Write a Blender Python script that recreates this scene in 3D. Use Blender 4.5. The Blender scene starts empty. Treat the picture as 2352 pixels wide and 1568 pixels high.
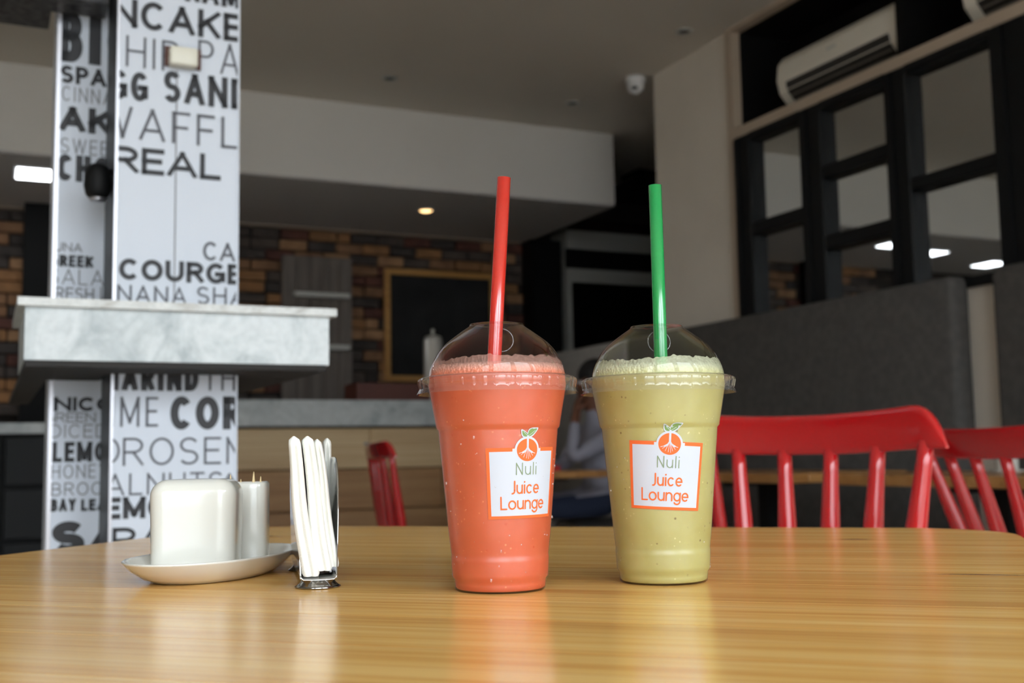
import bpy, bmesh, math, random
from mathutils import Vector, Matrix

random.seed(7)
scene = bpy.context.scene
COL = scene.collection

# ------------------------------------------------------------------ camera
FPX, HORIZON, ROLL, EYE = 2600.0, 1045.0, math.radians(1.0), 0.832
pitch = math.atan((HORIZON - 784) / FPX)
fw = Vector((0, math.cos(pitch), math.sin(pitch)))
up0 = Vector((0, -math.sin(pitch), math.cos(pitch)))
r0 = Vector((1, 0, 0))
cr = math.cos(ROLL) * r0 - math.sin(ROLL) * up0
cu = math.cos(ROLL) * up0 + math.sin(ROLL) * r0
cam_data = bpy.data.cameras.new('camera')
cam_data.sensor_fit = 'HORIZONTAL'
cam_data.sensor_width = 22.3
cam_data.lens = 22.3 * FPX / 2352.0
cam_data.clip_start = 0.02
cam_data.dof.use_dof = True
cam_data.dof.focus_distance = 0.69
cam_data.dof.aperture_fstop = 6.8
cam = bpy.data.objects.new('camera', cam_data)
COL.objects.link(cam)
m = Matrix((cr, cu, -fw)).transposed().to_4x4()
m.translation = Vector((0, 0, EYE))
cam.matrix_world = m
scene.camera = cam

# ------------------------------------------------------------------ world, exposure
world = bpy.data.worlds.new('overcast_sky')
scene.world = world
world.use_nodes = True
bg = world.node_tree.nodes['Background']
bg.inputs['Color'].default_value = (0.86, 0.93, 1.0, 1)
bg.inputs['Strength'].default_value = 6.8
# CIE overcast sky: three times brighter overhead than at the horizon
wn, wl = world.node_tree.nodes, world.node_tree.links
w_tc, w_sp = wn.new('ShaderNodeTexCoord'), wn.new('ShaderNodeSeparateXYZ')
w_cl, w_ma, w_mx = wn.new('ShaderNodeClamp'), wn.new('ShaderNodeMath'), wn.new('ShaderNodeMix')
wl.new(w_tc.outputs['Generated'], w_sp.inputs[0]); wl.new(w_sp.outputs['Z'], w_cl.inputs['Value'])
w_ma.operation = 'MULTIPLY_ADD'; w_ma.inputs[1].default_value = 2.0; w_ma.inputs[2].default_value = 1.0
wl.new(w_cl.outputs[0], w_ma.inputs[0])
w_mx.data_type = 'RGBA'; w_mx.blend_type = 'MULTIPLY'; w_mx.inputs[0].default_value = 1.0
w_mx.inputs[6].default_value = (0.86, 0.93, 1.0, 1)
wl.new(w_ma.outputs[0], w_mx.inputs[7]); wl.new(w_mx.outputs[2], bg.inputs['Color'])
vs = scene.view_settings
vs.view_transform = 'Standard'
vs.look = 'None'
vs.exposure = -0.42
vs.gamma = 1.0
vs.use_curve_mapping = False
scene.cycles.transparent_max_bounces = 24
scene.cycles.max_bounces = 10
scene.cycles.diffuse_bounces = 5
scene.cycles.glossy_bounces = 5
scene.cycles.sample_clamp_indirect = 6.0

# room axes: u runs along the bar wall, v runs away from the street windows
ANG = math.radians(25.0)
E_U = Vector((math.cos(ANG), math.sin(ANG), 0))
E_V = Vector((-math.sin(ANG), math.cos(ANG), 0))
def W(u, v, z=0.0):
    return E_U * u + E_V * v + Vector((0, 0, z))

# street windows behind the viewer: (u0, u1, z0, z1)
STREET = [(-2.5, -1.5, 0.15, 2.95), (-1.15, 0.35, 0.15, 2.95), (0.6, 2.0, 0.15, 2.95), (2.25, 2.75, 0.15, 2.95)]
V_STREET = -1.6
for (u0, u1, z0, z1) in STREET:
    ld = bpy.data.lights.new('daylight_portal', 'AREA')
    ld.shape = 'RECTANGLE'
    ld.size = u1 - u0
    ld.size_y = z1 - z0
    ld.cycles.is_portal = True
    lo = bpy.data.objects.new('daylight_portal', ld)
    COL.objects.link(lo)
    lo.location = W((u0 + u1) / 2, V_STREET - 0.16, (z0 + z1) / 2)
    lo.rotation_euler = (math.radians(90), 0, ANG + math.pi)
    # area lights shine along local -Z; this turns it to face +v (into the room)

# ------------------------------------------------------------------ helpers
class MB:
    def __init__(self):
        self.v, self.f, self.s, self.m = [], [], [], []
    def add(self, vs_, fs_, smooth=False, mi=0):
        o = len(self.v)
        self.v.extend([tuple(p) for p in vs_])
        for f in fs_:
            self.f.append(tuple(o + i for i in f)); self.s.append(smooth); self.m.append(mi)
        return self
    def box(self, x0, x1, y0, y1, z0, z1, mi=0):
        return self.add([(x0,y0,z0),(x1,y0,z0),(x1,y1,z0),(x0,y1,z0),(x0,y0,z1),(x1,y0,z1),(x1,y1,z1),(x0,y1,z1)],
                 [(0,3,2,1),(4,5,6,7),(0,1,5,4),(1,2,6,5),(2,3,7,6),(3,0,4,7)], False, mi)
    def rbox(self, x0, x1, y0, y1, z0, z1, r, seg=3, smooth=True, mi=0):
        bm = bmesh.new()
        bmesh.ops.create_cube(bm, size=1)
        for v in bm.verts:
            v.co = Vector(((x0+x1)/2 + v.co.x*(x1-x0), (y0+y1)/2 + v.co.y*(y1-y0), (z0+z1)/2 + v.co.z*(z1-z0)))
        bmesh.ops.bevel(bm, geom=list(bm.edges), offset=r, segments=seg, profile=0.5, affect='EDGES')
        self.from_bm(bm, smooth, mi)
        return self
    def from_bm(self, bm, smooth=False, mi=0):
        bm.verts.index_update()
        self.add([v.co[:] for v in bm.verts], [[v.index for v in f.verts] for f in bm.faces], smooth, mi)
        bm.free()
    def prism(self, poly, z0, z1, mi=0):
        n = len(poly)
        vs_ = [(x, y, z0) for x, y in poly] + [(x, y, z1) for x, y in poly]
        fs_ = [tuple(range(n-1, -1, -1)), tuple(range(n, 2*n))] + [(i, (i+1) % n, n+(i+1) % n, n+i) for i in range(n)]
        return self.add(vs_, fs_, False, mi)
    def lathe(self, prof, n=48, mod=None, cx=0, cy=0, cz=0, smooth=True, mi=0, closed=False):
        vs_, fs_ = [], []
        k = len(prof)
        for j, (r, z) in enumerate(prof):
            for i in range(n):
                t = 2*math.pi*i/n
                rr = r + (mod(t, j) if mod else 0)
                vs_.append((cx + rr*math.cos(t), cy + rr*math.sin(t), cz + z))
        for j in range(k-1 if not closed else k):
            a, b = j*n, ((j+1) % k)*n
            for i in range(n):
                i2 = (i+1) % n
                fs_.append((a+i, a+i2, b+i2, b+i))
        if not closed:
            if prof[0][0] > 1e-6 and getattr(self, 'cap', True): pass
        return self.add(vs_, fs_, smooth, mi)
    def disc(self, r, z, n=48, cx=0, cy=0, flip=False, mi=0, ry=None):
        vs_ = [(cx + r*math.cos(2*math.pi*i/n), cy + (ry or r)*math.sin(2*math.pi*i/n), z) for i in range(n)]
        f = tuple(range(n))
        return self.add(vs_, [f[::-1] if flip else f], False, mi)
    def tube(self, pts, rad, n=12, caps=True, smooth=True, mi=0):
        pts = [Vector(p) for p in pts]
        if not hasattr(rad, '__len__'): rad = [rad]*len(pts)
        vs_, fs_ = [], []
        for j, p in enumerate(pts):
            d = (pts[min(j+1, len(pts)-1)] - pts[max(j-1, 0)]).normalized()
            a = Vector((0, 0, 1)) if abs(d.z) < 0.9 else Vector((1, 0, 0))
            x = d.cross(a).normalized(); y = d.cross(x).normalized()
            for i in range(n):
                t = 2*math.pi*i/n
                vs_.append(p + (x*math.cos(t) + y*math.sin(t))*rad[j])
        for j in range(len(pts)-1):
            for i in range(n):
                i2 = (i+1) % n
                fs_.append((j*n+i, j*n+i2, (j+1)*n+i2, (j+1)*n+i))
        self.add(vs_, fs_, smooth, mi)
        if caps:
            o = len(self.v) - len(vs_)
            self.f.append(tuple(o+i for i in range(n-1, -1, -1))); self.s.append(False); self.m.append(mi)
            b = o + (len(pts)-1)*n
            self.f.append(tuple(b+i for i in range(n))); self.s.append(False); self.m.append(mi)
        return self
    def grid(self, rows, closed_u=False, smooth=True, mi=0):
        k, n = len(rows), len(rows[0])
        vs_ = [p for r in rows for p in r]
        fs_ = []
        for j in range(k-1):
            for i in range(n if closed_u else n-1):
                i2 = (i+1) % n
                fs_.append((j*n+i, j*n+i2, (j+1)*n+i2, (j+1)*n+i))
        return self.add(vs_, fs_, smooth, mi)
    def ellipsoid(self, c, r, n=16, k=10, mi=0):
        rows = []
        for j in range(k+1):
            p = math.pi*j/k
            rr = max(math.sin(p), 1e-3)
            rows.append([(c[0]+r[0]*rr*math.cos(2*math.pi*i/n), c[1]+r[1]*rr*math.sin(2*math.pi*i/n), c[2]-r[2]*math.cos(p)) for i in range(n)])
        return self.grid(rows, True, True, mi)
    def mesh(self, name, mats):
        me = bpy.data.meshes.new(name)
        me.from_pydata(self.v, [], self.f)
        if not isinstance(mats, (list, tuple)): mats = [mats]
        for mm in mats: me.materials.append(mm)
        me.polygons.foreach_set('use_smooth', self.s)
        me.polygons.foreach_set('material_index', self.m)
        bm = bmesh.new(); bm.from_mesh(me)
        bmesh.ops.recalc_face_normals(bm, faces=bm.faces)
        bm.to_mesh(me); bm.free()
        me.update()
        return me
    def obj(self, name, mats, parent=None, loc=(0, 0, 0), rz=0.0):
        return link(name, self.mesh(name, mats), parent, loc, rz)

def link(name, data, parent=None, loc=(0, 0, 0), rz=0.0):
    o = bpy.data.objects.new(name, data)
    COL.objects.link(o)
    o.parent = parent
    o.location = loc
    o.rotation_euler = (0, 0, rz)
    return o
def tag(o, label=None, cat=None, group=None, kind=None):
    if label: o['label'] = label
    if cat: o['category'] = cat
    if group: o['group'] = group
    if kind: o['kind'] = kind
    return o
def thing(name, label, cat, loc=(0, 0, 0), rz=0.0, group=None):
    return tag(link(name, None, None, loc, rz), label, cat, group)
def struct(name, mb, mat, parent=None):
    o = mb.obj(name, mat, parent, (0, 0, 0), ANG if parent is None else 0)
    if parent is None: o['kind'] = 'structure'
    return o
def dup(root, loc, rz, label=None):
    r = root.copy(); COL.objects.link(r); r.location = loc; r.rotation_euler = (0, 0, rz)
    if label: r['label'] = label
    for ch in list(root.children):
        c = ch.copy(); COL.objects.link(c); c.parent = r
        for g in list(ch.children):
            d = g.copy(); COL.objects.link(d); d.parent = c
    return r
def smoothstep(a, b, x):
    t = min(1, max(0, (x-a)/(b-a))); return t*t*(3-2*t)
def spline(pts, per=6):
    out = []
    n = len(pts)
    for i in range(n-1):
        p0, p1, p2, p3 = pts[max(i-1, 0)], pts[i], pts[i+1], pts[min(i+2, n-1)]
        for k in range(per):
            t = k/per
            out.append(tuple(0.5*((2*b)+(-a+c)*t+(2*a-5*b+4*c-d)*t*t+(-a+3*b-3*c+d)*t**3) for a, b, c, d in zip(p0, p1, p2, p3)))
    out.append(tuple(pts[-1]))
    return out

# ------------------------------------------------------------------ materials
def srgb(r, g, b):
    f = lambda c: (c/255)/12.92 if c <= 10 else (((c/255)+0.055)/1.055)**2.4
    return (f(r), f(g), f(b), 1)
def mat(name, col=(0.8, 0.8, 0.8, 1), rough=0.5, metal=0.0, coat=0.0, spec=0.5, sss=0.0, sss_r=(0.01, 0.005, 0.003), emit=None, estr=0.0):
    mm = bpy.data.materials.new(name)
    mm.use_nodes = True
    b = mm.node_tree.nodes['Principled BSDF']
    b.inputs['Base Color'].default_value = col
    b.inputs['Roughness'].default_value = rough
    b.inputs['Metallic'].default_value = metal
    b.inputs['Coat Weight'].default_value = coat
    b.inputs['Coat Roughness'].default_value = 0.08
    b.inputs['Specular IOR Level'].default_value = spec
    if sss:
        b.inputs['Subsurface Weight'].default_value = sss
        b.inputs['Subsurface Radius'].default_value = sss_r
        b.inputs['Subsurface Scale'].default_value = 1.0
    if emit:
        b.inputs['Emission Color'].default_value = emit
        b.inputs['Emission Strength'].default_value = estr
    return mm
class NT:
    """tiny node helper"""
    def __init__(self, mm):
        self.t = mm.node_tree; self.b = self.t.nodes['Principled BSDF']
    def n(self, typ, **kw):
        nd = self.t.nodes.new(typ)
        for k, v in kw.items():
            if k in nd.inputs.keys(): nd.inputs[k].default_value = v
            else: setattr(nd, k, v)
        return nd
    def l(self, a, b): self.t.links.new(a, b)
    def coords(self, scale=(1, 1, 1), rnd=0.0):
        tc = self.n('ShaderNodeTexCoord')
        src = tc.outputs['Object']
        if rnd:
            oi = self.n('ShaderNodeObjectInfo')
            mu = self.n('ShaderNodeMath', operation='MULTIPLY'); mu.inputs[1].default_value = rnd
            self.l(oi.outputs['Random'], mu.inputs[0])
            cb = self.n('ShaderNodeCombineXYZ')
            for i in range(3): self.l(mu.outputs[0], cb.inputs[i])
            ad = self.n('ShaderNodeVectorMath', operation='ADD')
            self.l(src, ad.inputs[0]); self.l(cb.outputs[0], ad.inputs[1])
            src = ad.outputs[0]
        mp = self.n('ShaderNodeMapping'); mp.inputs['Scale'].default_value = scale
        self.l(src, mp.inputs['Vector'])
        return mp.outputs['Vector']
    def noise(self, vec, scale, detail=4, rough=0.5, dist=0.0):
        nd = self.n('ShaderNodeTexNoise'); nd.inputs['Scale'].default_value = scale
        nd.inputs['Detail'].default_value = detail; nd.inputs['Roughness'].default_value = rough
        nd.inputs['Distortion'].default_value = dist
        self.l(vec, nd.inputs['Vector']); return nd.outputs['Fac']
    def ramp(self, fac, stops):
        r = self.n('ShaderNodeValToRGB')
        el = r.color_ramp.elements
        while len(el) < len(stops): el.new(0.5)
        for e_, (p, c) in zip(el, stops): e_.position = p; e_.color = c
        self.l(fac, r.inputs['Fac']); return r.outputs['Color']
    def mix(self, a, b, fac, mode='MIX'):
        x = self.n('ShaderNodeMix', data_type='RGBA', blend_type=mode)
        for s, q in ((x.inputs[0], fac), (x.inputs[6], a), (x.inputs[7], b)):
            if hasattr(q, 'is_output') or hasattr(q, 'links'): self.l(q, s)
            else: s.default_value = q
        return x.outputs[2]
    def bump(self, h, strength=0.3, dist=0.001):
        bp = self.n('ShaderNodeBump'); bp.inputs['Strength'].default_value = strength; bp.inputs['Distance'].default_value = dist
        self.l(h, bp.inputs['Height']); self.l(bp.outputs['Normal'], self.b.inputs['Normal'])
    def color(self, c): self.l(c, self.b.inputs['Base Color'])

def noisy(name, c1, c2, scale=8, rough=0.6, bump=0.0, bscale=None, stretch=(1, 1, 1), rnd=0.0, **kw):
    mm = mat(name, c1, rough, **kw)
    t = NT(mm)
    v = t.coords(stretch, rnd)
    f = t.noise(v, scale, 5)
    t.color(t.ramp(f, [(0.35, c1), (0.65, c2)]))
    if bump: t.bump(t.noise(v, bscale or scale*4, 4), bump, 0.002)
    return mm
def wood(name, dark, mid, light, gscale=1.0, rough=0.3, coat=0.0, rnd=9.0, knots=(), axis=0, line=0.35):
    mm = mat(name, mid, rough, coat=coat)
    t = NT(mm)
    s = [16*gscale]*3; s[axis] = 0.9*gscale
    v = t.coords(tuple(s), rnd)
    f1 = t.noise(v, 1.6, 6, 0.6, 0.6)
    base = t.ramp(f1, [(0.28, dark), (0.5, mid), (0.72, light)])
    s2 = [150*gscale]*3; s2[axis] = 1.2*gscale
    v2 = t.coords(tuple(s2), rnd)
    f2 = t.noise(v2, 1.5, 3, 0.6, 0.3)
    lines = t.ramp(f2, [(0.36, (0.62, 0.40, 0.24, 1)), (0.52, (1, 1, 1, 1))])
    c = t.mix(base, lines, line, 'MULTIPLY')
    if rnd:
        oi = t.n('ShaderNodeObjectInfo')
        r = t.ramp(oi.outputs['Random'], [(0.0, (0.90, 0.87, 0.84, 1)), (1.0, (1.04, 1.03, 1.02, 1))])
        c = t.mix(c, r, 1.0, 'MULTIPLY')
    if knots:
        tc = t.n('ShaderNodeTexCoord')
        nz = t.noise(t.coords((8, 60, 8)), 1.5, 3)
        for (kx, ky, ka, kb, kc) in knots:
            mp = t.n('ShaderNodeMapping', vector_type='TEXTURE')
            mp.inputs['Location'].default_value = (kx, ky, 0); mp.inputs['Scale'].default_value = (ka, kb, 10)
            t.l(tc.outputs['Object'], mp.inputs['Vector'])
            ln = t.n('ShaderNodeVectorMath', operation='LENGTH'); t.l(mp.outputs[0], ln.inputs[0])
            ad = t.n('ShaderNodeMath', operation='ADD'); t.l(ln.outputs['Value'], ad.inputs[0]); t.l(nz, ad.inputs[1])
            mk = t.ramp(ad.outputs[0], [(0.0, (1, 1, 1, 1)), (0.55, (0.95, 0.95, 0.95, 1)), (1.0, (0, 0, 0, 1))])
            sp = t.n('ShaderNodeMath', operation='MULTIPLY'); sp.inputs[1].default_value = 0.85
            t.l(mk, sp.inputs[0])
            c = t.mix(c, kc, sp.outputs[0])
    t.color(c)
    t.bump(f2, 0.05, 0.0005)
    return mm
def clear_plastic(name, tint=(1, 1, 1, 1), rough=0.04, f0=0.055, edge=0.85, milky=0.0, milk=(1, 1, 1, 1)):
    mm = bpy.data.materials.new(name); mm.use_nodes = True
    nt = mm.node_tree; nt.nodes.clear()
    out = nt.nodes.new('ShaderNodeOutputMaterial')
    tr = nt.nodes.new('ShaderNodeBsdfTransparent'); tr.inputs['Color'].default_value = tint
    gl = nt.nodes.new('ShaderNodeBsdfGlossy'); gl.inputs['Roughness'].default_value = rough
    mx = nt.nodes.new('ShaderNodeMixShader')
    first = tr.outputs[0]
    if milky:
        df = nt.nodes.new('ShaderNodeBsdfDiffuse'); df.inputs['Color'].default_value = milk
        m0 = nt.nodes.new('ShaderNodeMixShader'); m0.inputs[0].default_value = milky
        nt.links.new(tr.outputs[0], m0.inputs[1]); nt.links.new(df.outputs[0], m0.inputs[2])
        first = m0.outputs[0]
    lw = nt.nodes.new('ShaderNodeLayerWeight'); lw.inputs['Blend'].default_value = 0.5
    pw = nt.nodes.new('ShaderNodeMath'); pw.operation = 'POWER'; pw.inputs[1].default_value = 4.0
    ma = nt.nodes.new('ShaderNodeMath'); ma.operation = 'MULTIPLY_ADD'; ma.inputs[1].default_value = edge; ma.inputs[2].default_value = f0
    nt.links.new(lw.outputs['Facing'], pw.inputs[0]); nt.links.new(pw.outputs[0], ma.inputs[0])
    nt.links.new(ma.outputs[0], mx.inputs[0])
    nt.links.new(first, mx.inputs[1]); nt.links.new(gl.outputs[0], mx.inputs[2])
    nt.links.new(mx.outputs[0], out.inputs['Surface'])
    return mm

M = {}
M['plaster'] = noisy('wall_plaster', srgb(226, 216, 202), srgb(232, 222, 208), 3, 0.8)
M['bulk'] = noisy('bulkhead_paint', srgb(232, 228, 222), srgb(236, 232, 226), 2, 0.75)
M['ceiling'] = noisy('ceiling_paint', srgb(214, 206, 194), srgb(220, 212, 200), 0.8, 0.85)
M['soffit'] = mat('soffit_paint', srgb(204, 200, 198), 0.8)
M['floor'] = noisy('floor_tile', srgb(194, 186, 174), srgb(204, 196, 184), 5, 0.5)
M['ground'] = noisy('pavement', srgb(120, 116, 110), srgb(135, 130, 124), 3, 0.9)
M['black'] = mat('black_paint', srgb(14, 14, 14), 0.6, spec=0.2)
M['black_frame'] = mat('black_frame_paint', srgb(17, 18, 19), 0.5, spec=0.25)
M['tan'] = mat('tan_trim', srgb(188, 170, 150), 0.5)
M['mirror'] = mat('mirror_glass', (0.66, 0.68, 0.68, 1), 0.015, 1.0)
M['mortar'] = noisy('wall_mortar', srgb(40, 34, 30), srgb(52, 44, 38), 12, 0.9)
BR = [((158, 118, 86), (130, 96, 70)), ((184, 144, 106), (154, 114, 82)), ((80, 72, 68), (62, 56, 53)), ((114, 72, 60), (86, 55, 48)), ((172, 124, 82), (142, 104, 70)), ((98, 86, 78), (72, 64, 60))]
M['bricks'] = [noisy('brick_%s' % n, srgb(*a), srgb(*b), 9, 0.85, 0.5, 40, rnd=5) for n, (a, b) in zip(['brown', 'tan', 'charcoal', 'maroon', 'ochre', 'grey'], BR)]
TABLE_KNOTS = [(0.374, 0.073, 0.064, 0.013, srgb(120, 66, 26)), (0.290, 0.368, 0.040, 0.018, srgb(104, 50, 24)), (-0.315, 0.362, 0.042, 0.014, srgb(92, 52, 34)), (0.186, 0.179, 0.018, 0.005, srgb(130, 66, 34))]
M['table'] = wood('honey_pine', srgb(212, 154, 80), srgb(232, 185, 106), srgb(242, 204, 130), 1.5, 0.2, 0.0, 9.0, TABLE_KNOTS, 0, 0.45)
M['table'].node_tree.nodes['Principled BSDF'].inputs['Specular IOR Level'].default_value = 0.36
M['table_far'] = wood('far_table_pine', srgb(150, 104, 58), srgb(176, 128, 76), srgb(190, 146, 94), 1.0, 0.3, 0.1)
M['plank'] = wood('counter_pine', srgb(196, 166, 124), srgb(212, 184, 142), srgb(222, 198, 156), 0.5, 0.5)
M['plank2'] = wood('counter_pine_brown', srgb(146, 108, 70), srgb(168, 128, 86), srgb(184, 148, 104), 0.5, 0.5)
M['greywood'] = wood('grey_wood', srgb(98, 90, 84), srgb(120, 112, 106), srgb(138, 130, 122), 0.6, 0.6, axis=2)
M['gold'] = wood('frame_wood', srgb(186, 138, 74), srgb(206, 156, 90), srgb(216, 170, 104), 1, 0.4)
M['board'] = noisy('blackboard', srgb(40, 40, 41), srgb(50, 50, 51), 4, 0.8, spec=0.2)
M['dark_felt'] = noisy('banquette_fabric', srgb(78, 75, 73), srgb(88, 85, 82), 30, 0.9, 0.3, 200)
M['grey_felt'] = noisy('banquette_fabric_grey', srgb(160, 157, 153), srgb(170, 166, 162), 30, 0.9, 0.3, 200)
M['steel'] = mat('brushed_steel', srgb(170, 170, 168), 0.28, 1.0)
M['steel_dull'] = mat('dull_steel', srgb(206, 206, 200), 0.5, 0.4)
M['chrome'] = mat('polished_steel', (0.62, 0.61, 0.60, 1), 0.08, 1.0)
M['dark_chrome'] = mat('dark_polished_steel', (0.30, 0.29, 0.28, 1), 0.14, 1.0)
M['red'] = mat('red_lacquer', srgb(184, 13, 20), 0.14, coat=1.0)
M['ceramic'] = mat('white_ceramic', srgb(216, 214, 205), 0.12, coat=0.5)
M['napkin'] = mat('napkin_paper', srgb(228, 227, 219), 0.9)
t = NT(M['napkin'])
wv = t.n('ShaderNodeTexWave'); wv.inputs['Scale'].default_value = 1300; wv.inputs['Distortion'].default_value = 1.0
wv.bands_direction = 'DIAGONAL'
t.l(t.coords((1, 1, 0.7)), wv.inputs['Vector'])
t.bump(wv.outputs['Fac'], 0.3, 0.0003)
M['toothpick'] = mat('toothpick_wood', srgb(236, 208, 156), 0.6)
def marble(name, a, b, c, sc=6.0):
    mm = mat(name, a, 0.35)
    t = NT(mm); v = t.coords((1, 1, 1))
    f = t.noise(v, sc, 8, 0.6, 1.6)
    g = t.noise(v, sc*9, 4)
    col = t.ramp(f, [(0.30, b), (0.47, a), (0.6, c), (0.75, a)])
    t.color(t.mix(col, t.ramp(g, [(0.3, (0.82, 0.82, 0.82, 1)), (0.6, (1, 1, 1, 1))]), 0.6, 'MULTIPLY'))
    return mm
M['marble'] = marble('grey_marble', srgb(196, 202, 202), srgb(160, 168, 170), srgb(212, 216, 216), 9)
M['marble_bar'] = marble('bar_marble', srgb(188, 194, 194), srgb(156, 163, 165), srgb(204, 208, 208), 4)
M['marble_top'] = marble('marble_slab', srgb(206, 206, 202), srgb(176, 172, 164), srgb(216, 216, 212), 14)
M['wrap'] = mat('column_wrap', srgb(206, 211, 220), 0.45)
M['ink'] = mat('wrap_ink', srgb(26, 24, 27), 0.5)
M['ink_light'] = mat('wrap_ink_grey', srgb(84, 84, 90), 0.5)
M['ink_pale'] = mat('wrap_ink_pale', srgb(120, 119, 122), 0.5)
M['gloss_black'] = mat('black_side_strip', srgb(34, 33, 35), 0.45)
M['alu'] = mat('aluminium_edge', srgb(190, 188, 192), 0.3, 0.9)
M['white_plastic'] = mat('white_plastic', srgb(232, 232, 232), 0.4)
M['cream_plastic'] = mat('cream_plastic', srgb(226, 222, 206), 0.4)
M['ac'] = mat('ac_plastic', srgb(236, 229, 214), 0.45)
M['ac_dark'] = mat('ac_louver', srgb(46, 42, 38), 0.5)
M['ac_slat'] = mat('ac_slat_plastic', srgb(120, 114, 104), 0.5)
M['urn'] = mat('urn_steel', srgb(240, 238, 232), 0.25, 0.5)
M['led'] = mat('led_panel', (1, 1, 1, 1), 0.5, emit=(0.93, 0.96, 1.0, 1), estr=14.0)
M['warm_led'] = mat('warm_bulb', (1, 0.8, 0.5, 1), 0.5, emit=(1.0, 0.62, 0.27, 1), estr=5.0)
M['granite'] = noisy('speckled_granite', srgb(28, 28, 30), srgb(92, 90, 90), 60, 0.5)
M['redbox'] = mat('maroon_tray', srgb(92, 44, 32), 0.5)
M['underside'] = mat('dark_board', srgb(44, 41, 39), 0.8)

# ================================================================== THE SETTING
ZC, ZS = 3.05, 2.55
struct('ground', MB().box(-30, 30, -40, V_STREET-0.25, -0.12, -0.05), M['ground'])
struct('floor', MB().box(-4.6, 5.6, V_STREET-0.25, 8.4, -0.1, 0), M['floor'])
struct('ceiling', MB().box(-4.6, 5.6, V_STREET-0.25, 8.4, ZC, ZC+0.15), M['ceiling'])
struct('wall_left', MB().box(-4.6, -4.45, V_STREET-0.25, 8.4, 0, ZC), M['plaster'])
struct('wall_recess', MB().box(5.45, 5.6, 5.53, 8.4, 0, ZC).box(4.1, 5.6, 5.38, 5.53, 0, ZC), mat('kitchen_paint', srgb(74, 71, 67), 0.8))
# street wall with window openings
mb = MB()
edges = [-4.45] + [e_ for (a, b, _, _) in STREET for e_ in (a, b)] + [3.53]
for i in range(0, len(edges), 2): mb.box(edges[i], edges[i+1], V_STREET-0.2, V_STREET, 0, ZC)
for (a, b, z0, z1) in STREET:
    mb.box(a, b, V_STREET-0.2, V_STREET, 0, z0); mb.box(a, b, V_STREET-0.2, V_STREET, z1, ZC)
struct('wall_front', mb, M['plaster'])
pane_clear = clear_plastic('window_glass', (0.97, 0.98, 0.98, 1), 0.01, 0.04)
for k, (a, b, z0, z1) in enumerate(STREET):
    mb = MB()
    t_ = 0.05
    mb.box(a, b, -0.12, -0.06, z0, z0+t_).box(a, b, -0.12, -0.06, z1-t_, z1).box(a, a+t_, -0.12, -0.06, z0+t_, z1-t_).box(b-t_, b, -0.12, -0.06, z0+t_, z1-t_)
    w = tag(link('window_%d' % (k+2), None, None, W(0, V_STREET), ANG), kind='structure')
    mb.obj('window_frame', M['black_frame'], w)
    MB().box(a+t_, b-t_, -0.094, -0.090, z0+t_, z1-t_).obj('pane', pane_clear, w)
# right wall: low wall, pillar, black niche for the air conditioners
mb = MB()
mb.box(3.53, 3.95, V_STREET, 4.755, 0, 1.46)
mb.box(3.53, 3.95, 4.755, 5.53, 0, ZC)
mb.box(3.95, 4.1, V_STREET-0.2, 5.53, 0, ZC)
mb.box(3.6, 3.95, V_STREET, 4.755, 1.46, 2.49)
struct('wall_right', mb, M['plaster'])
mb = MB()
mb.box(3.9, 3.949, V_STREET+0.01, 4.754, 2.492, 3.04)
mb.box(3.56, 3.9, 4.73, 4.754, 2.51, 3.04)
mb.box(3.56, 3.9, V_STREET+0.01, 4.73, 2.492, 2.505)
mb.box(3.56, 3.9, V_STREET+0.01, 4.73, 3.03, 3.049)
mb.box(3.54, 3.9, 3.565, 3.595, 2.505, 3.03)
struct('niche_lining', mb, M['black'])
struct('trim_1', MB().box(3.505, 3.56, 4.73, 4.785, 1.5, ZC), M['tan'])
struct('trim_2', MB().box(3.505, 3.56, V_STREET, 4.73, 2.452, 2.505), M['tan'])
struct('trim_3', MB().box(3.505, 3.56, V_STREET, 4.73, 3.025, ZC), M['tan'])
# bulkhead over the bar
struct('bulkhead', MB().box(-4.45, 3.93, 6.7, 8.2, ZS, ZC), M['bulk'])
struct('soffit', MB().box(-4.45, 3.93, 6.701, 8.2, ZS-0.012, ZS), M['soffit'])

# black window grid with mirrored panes
win = tag(link('window_1', None, None, W(0, 0), ANG), kind='structure')
FU0, FU1 = 3.50, 3.575
vert = [(4.605, 4.73), (4.065, 4.21), (3.52, 3.645), (2.90, 3.075), (2.35, 2.49), (1.8, 1.93), (1.2, 1.35)]
for (a, b) in vert:
    MB().rbox(FU0, FU1, a, b, 1.46, 2.451, 0.006, 1, False).obj('mullion', M['black_frame'], win)
    MB().box(FU0-0.012, FU0, a+(b-a)*0.62, b-0.01, 1.46, 2.44).obj('mullion_fin', M['black_frame'], win)
cols = [(4.21, 4.605, [(1.92, 1.985)]), (3.645, 4.065, [(1.75, 1.815), (2.085, 2.145)]), (3.075, 3.52, [(1.905, 1.96)]), (2.49, 2.90, [(2.09, 2.15), (1.80, 1.86)]), (1.93, 2.35, [(1.92, 1.98)]), (1.35, 1.8, [(1.75, 1.81), (2.1, 2.16)])]
for (a, b, bars) in cols:
    MB().box(FU0, FU1, a, b, 2.411, 2.451).obj('transom', M['black_frame'], win)
    MB().box(FU0, FU1, a, b, 1.46, 1.5).obj('transom', M['black_frame'], win)
    zs = [1.5]
    for (z0, z1) in sorted(bars):
        MB().rbox(FU0, FU1, a, b, z0, z1, 0.005, 1, False).obj('transom', M['black_frame'], win)
        zs += [z0, z1]
    zs.append(2.411)
    for i in range(0, len(zs), 2):
        MB().box(3.55, 3.558, a, b, zs[i], zs[i+1]).obj('pane', M['mirror'], win)

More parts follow.
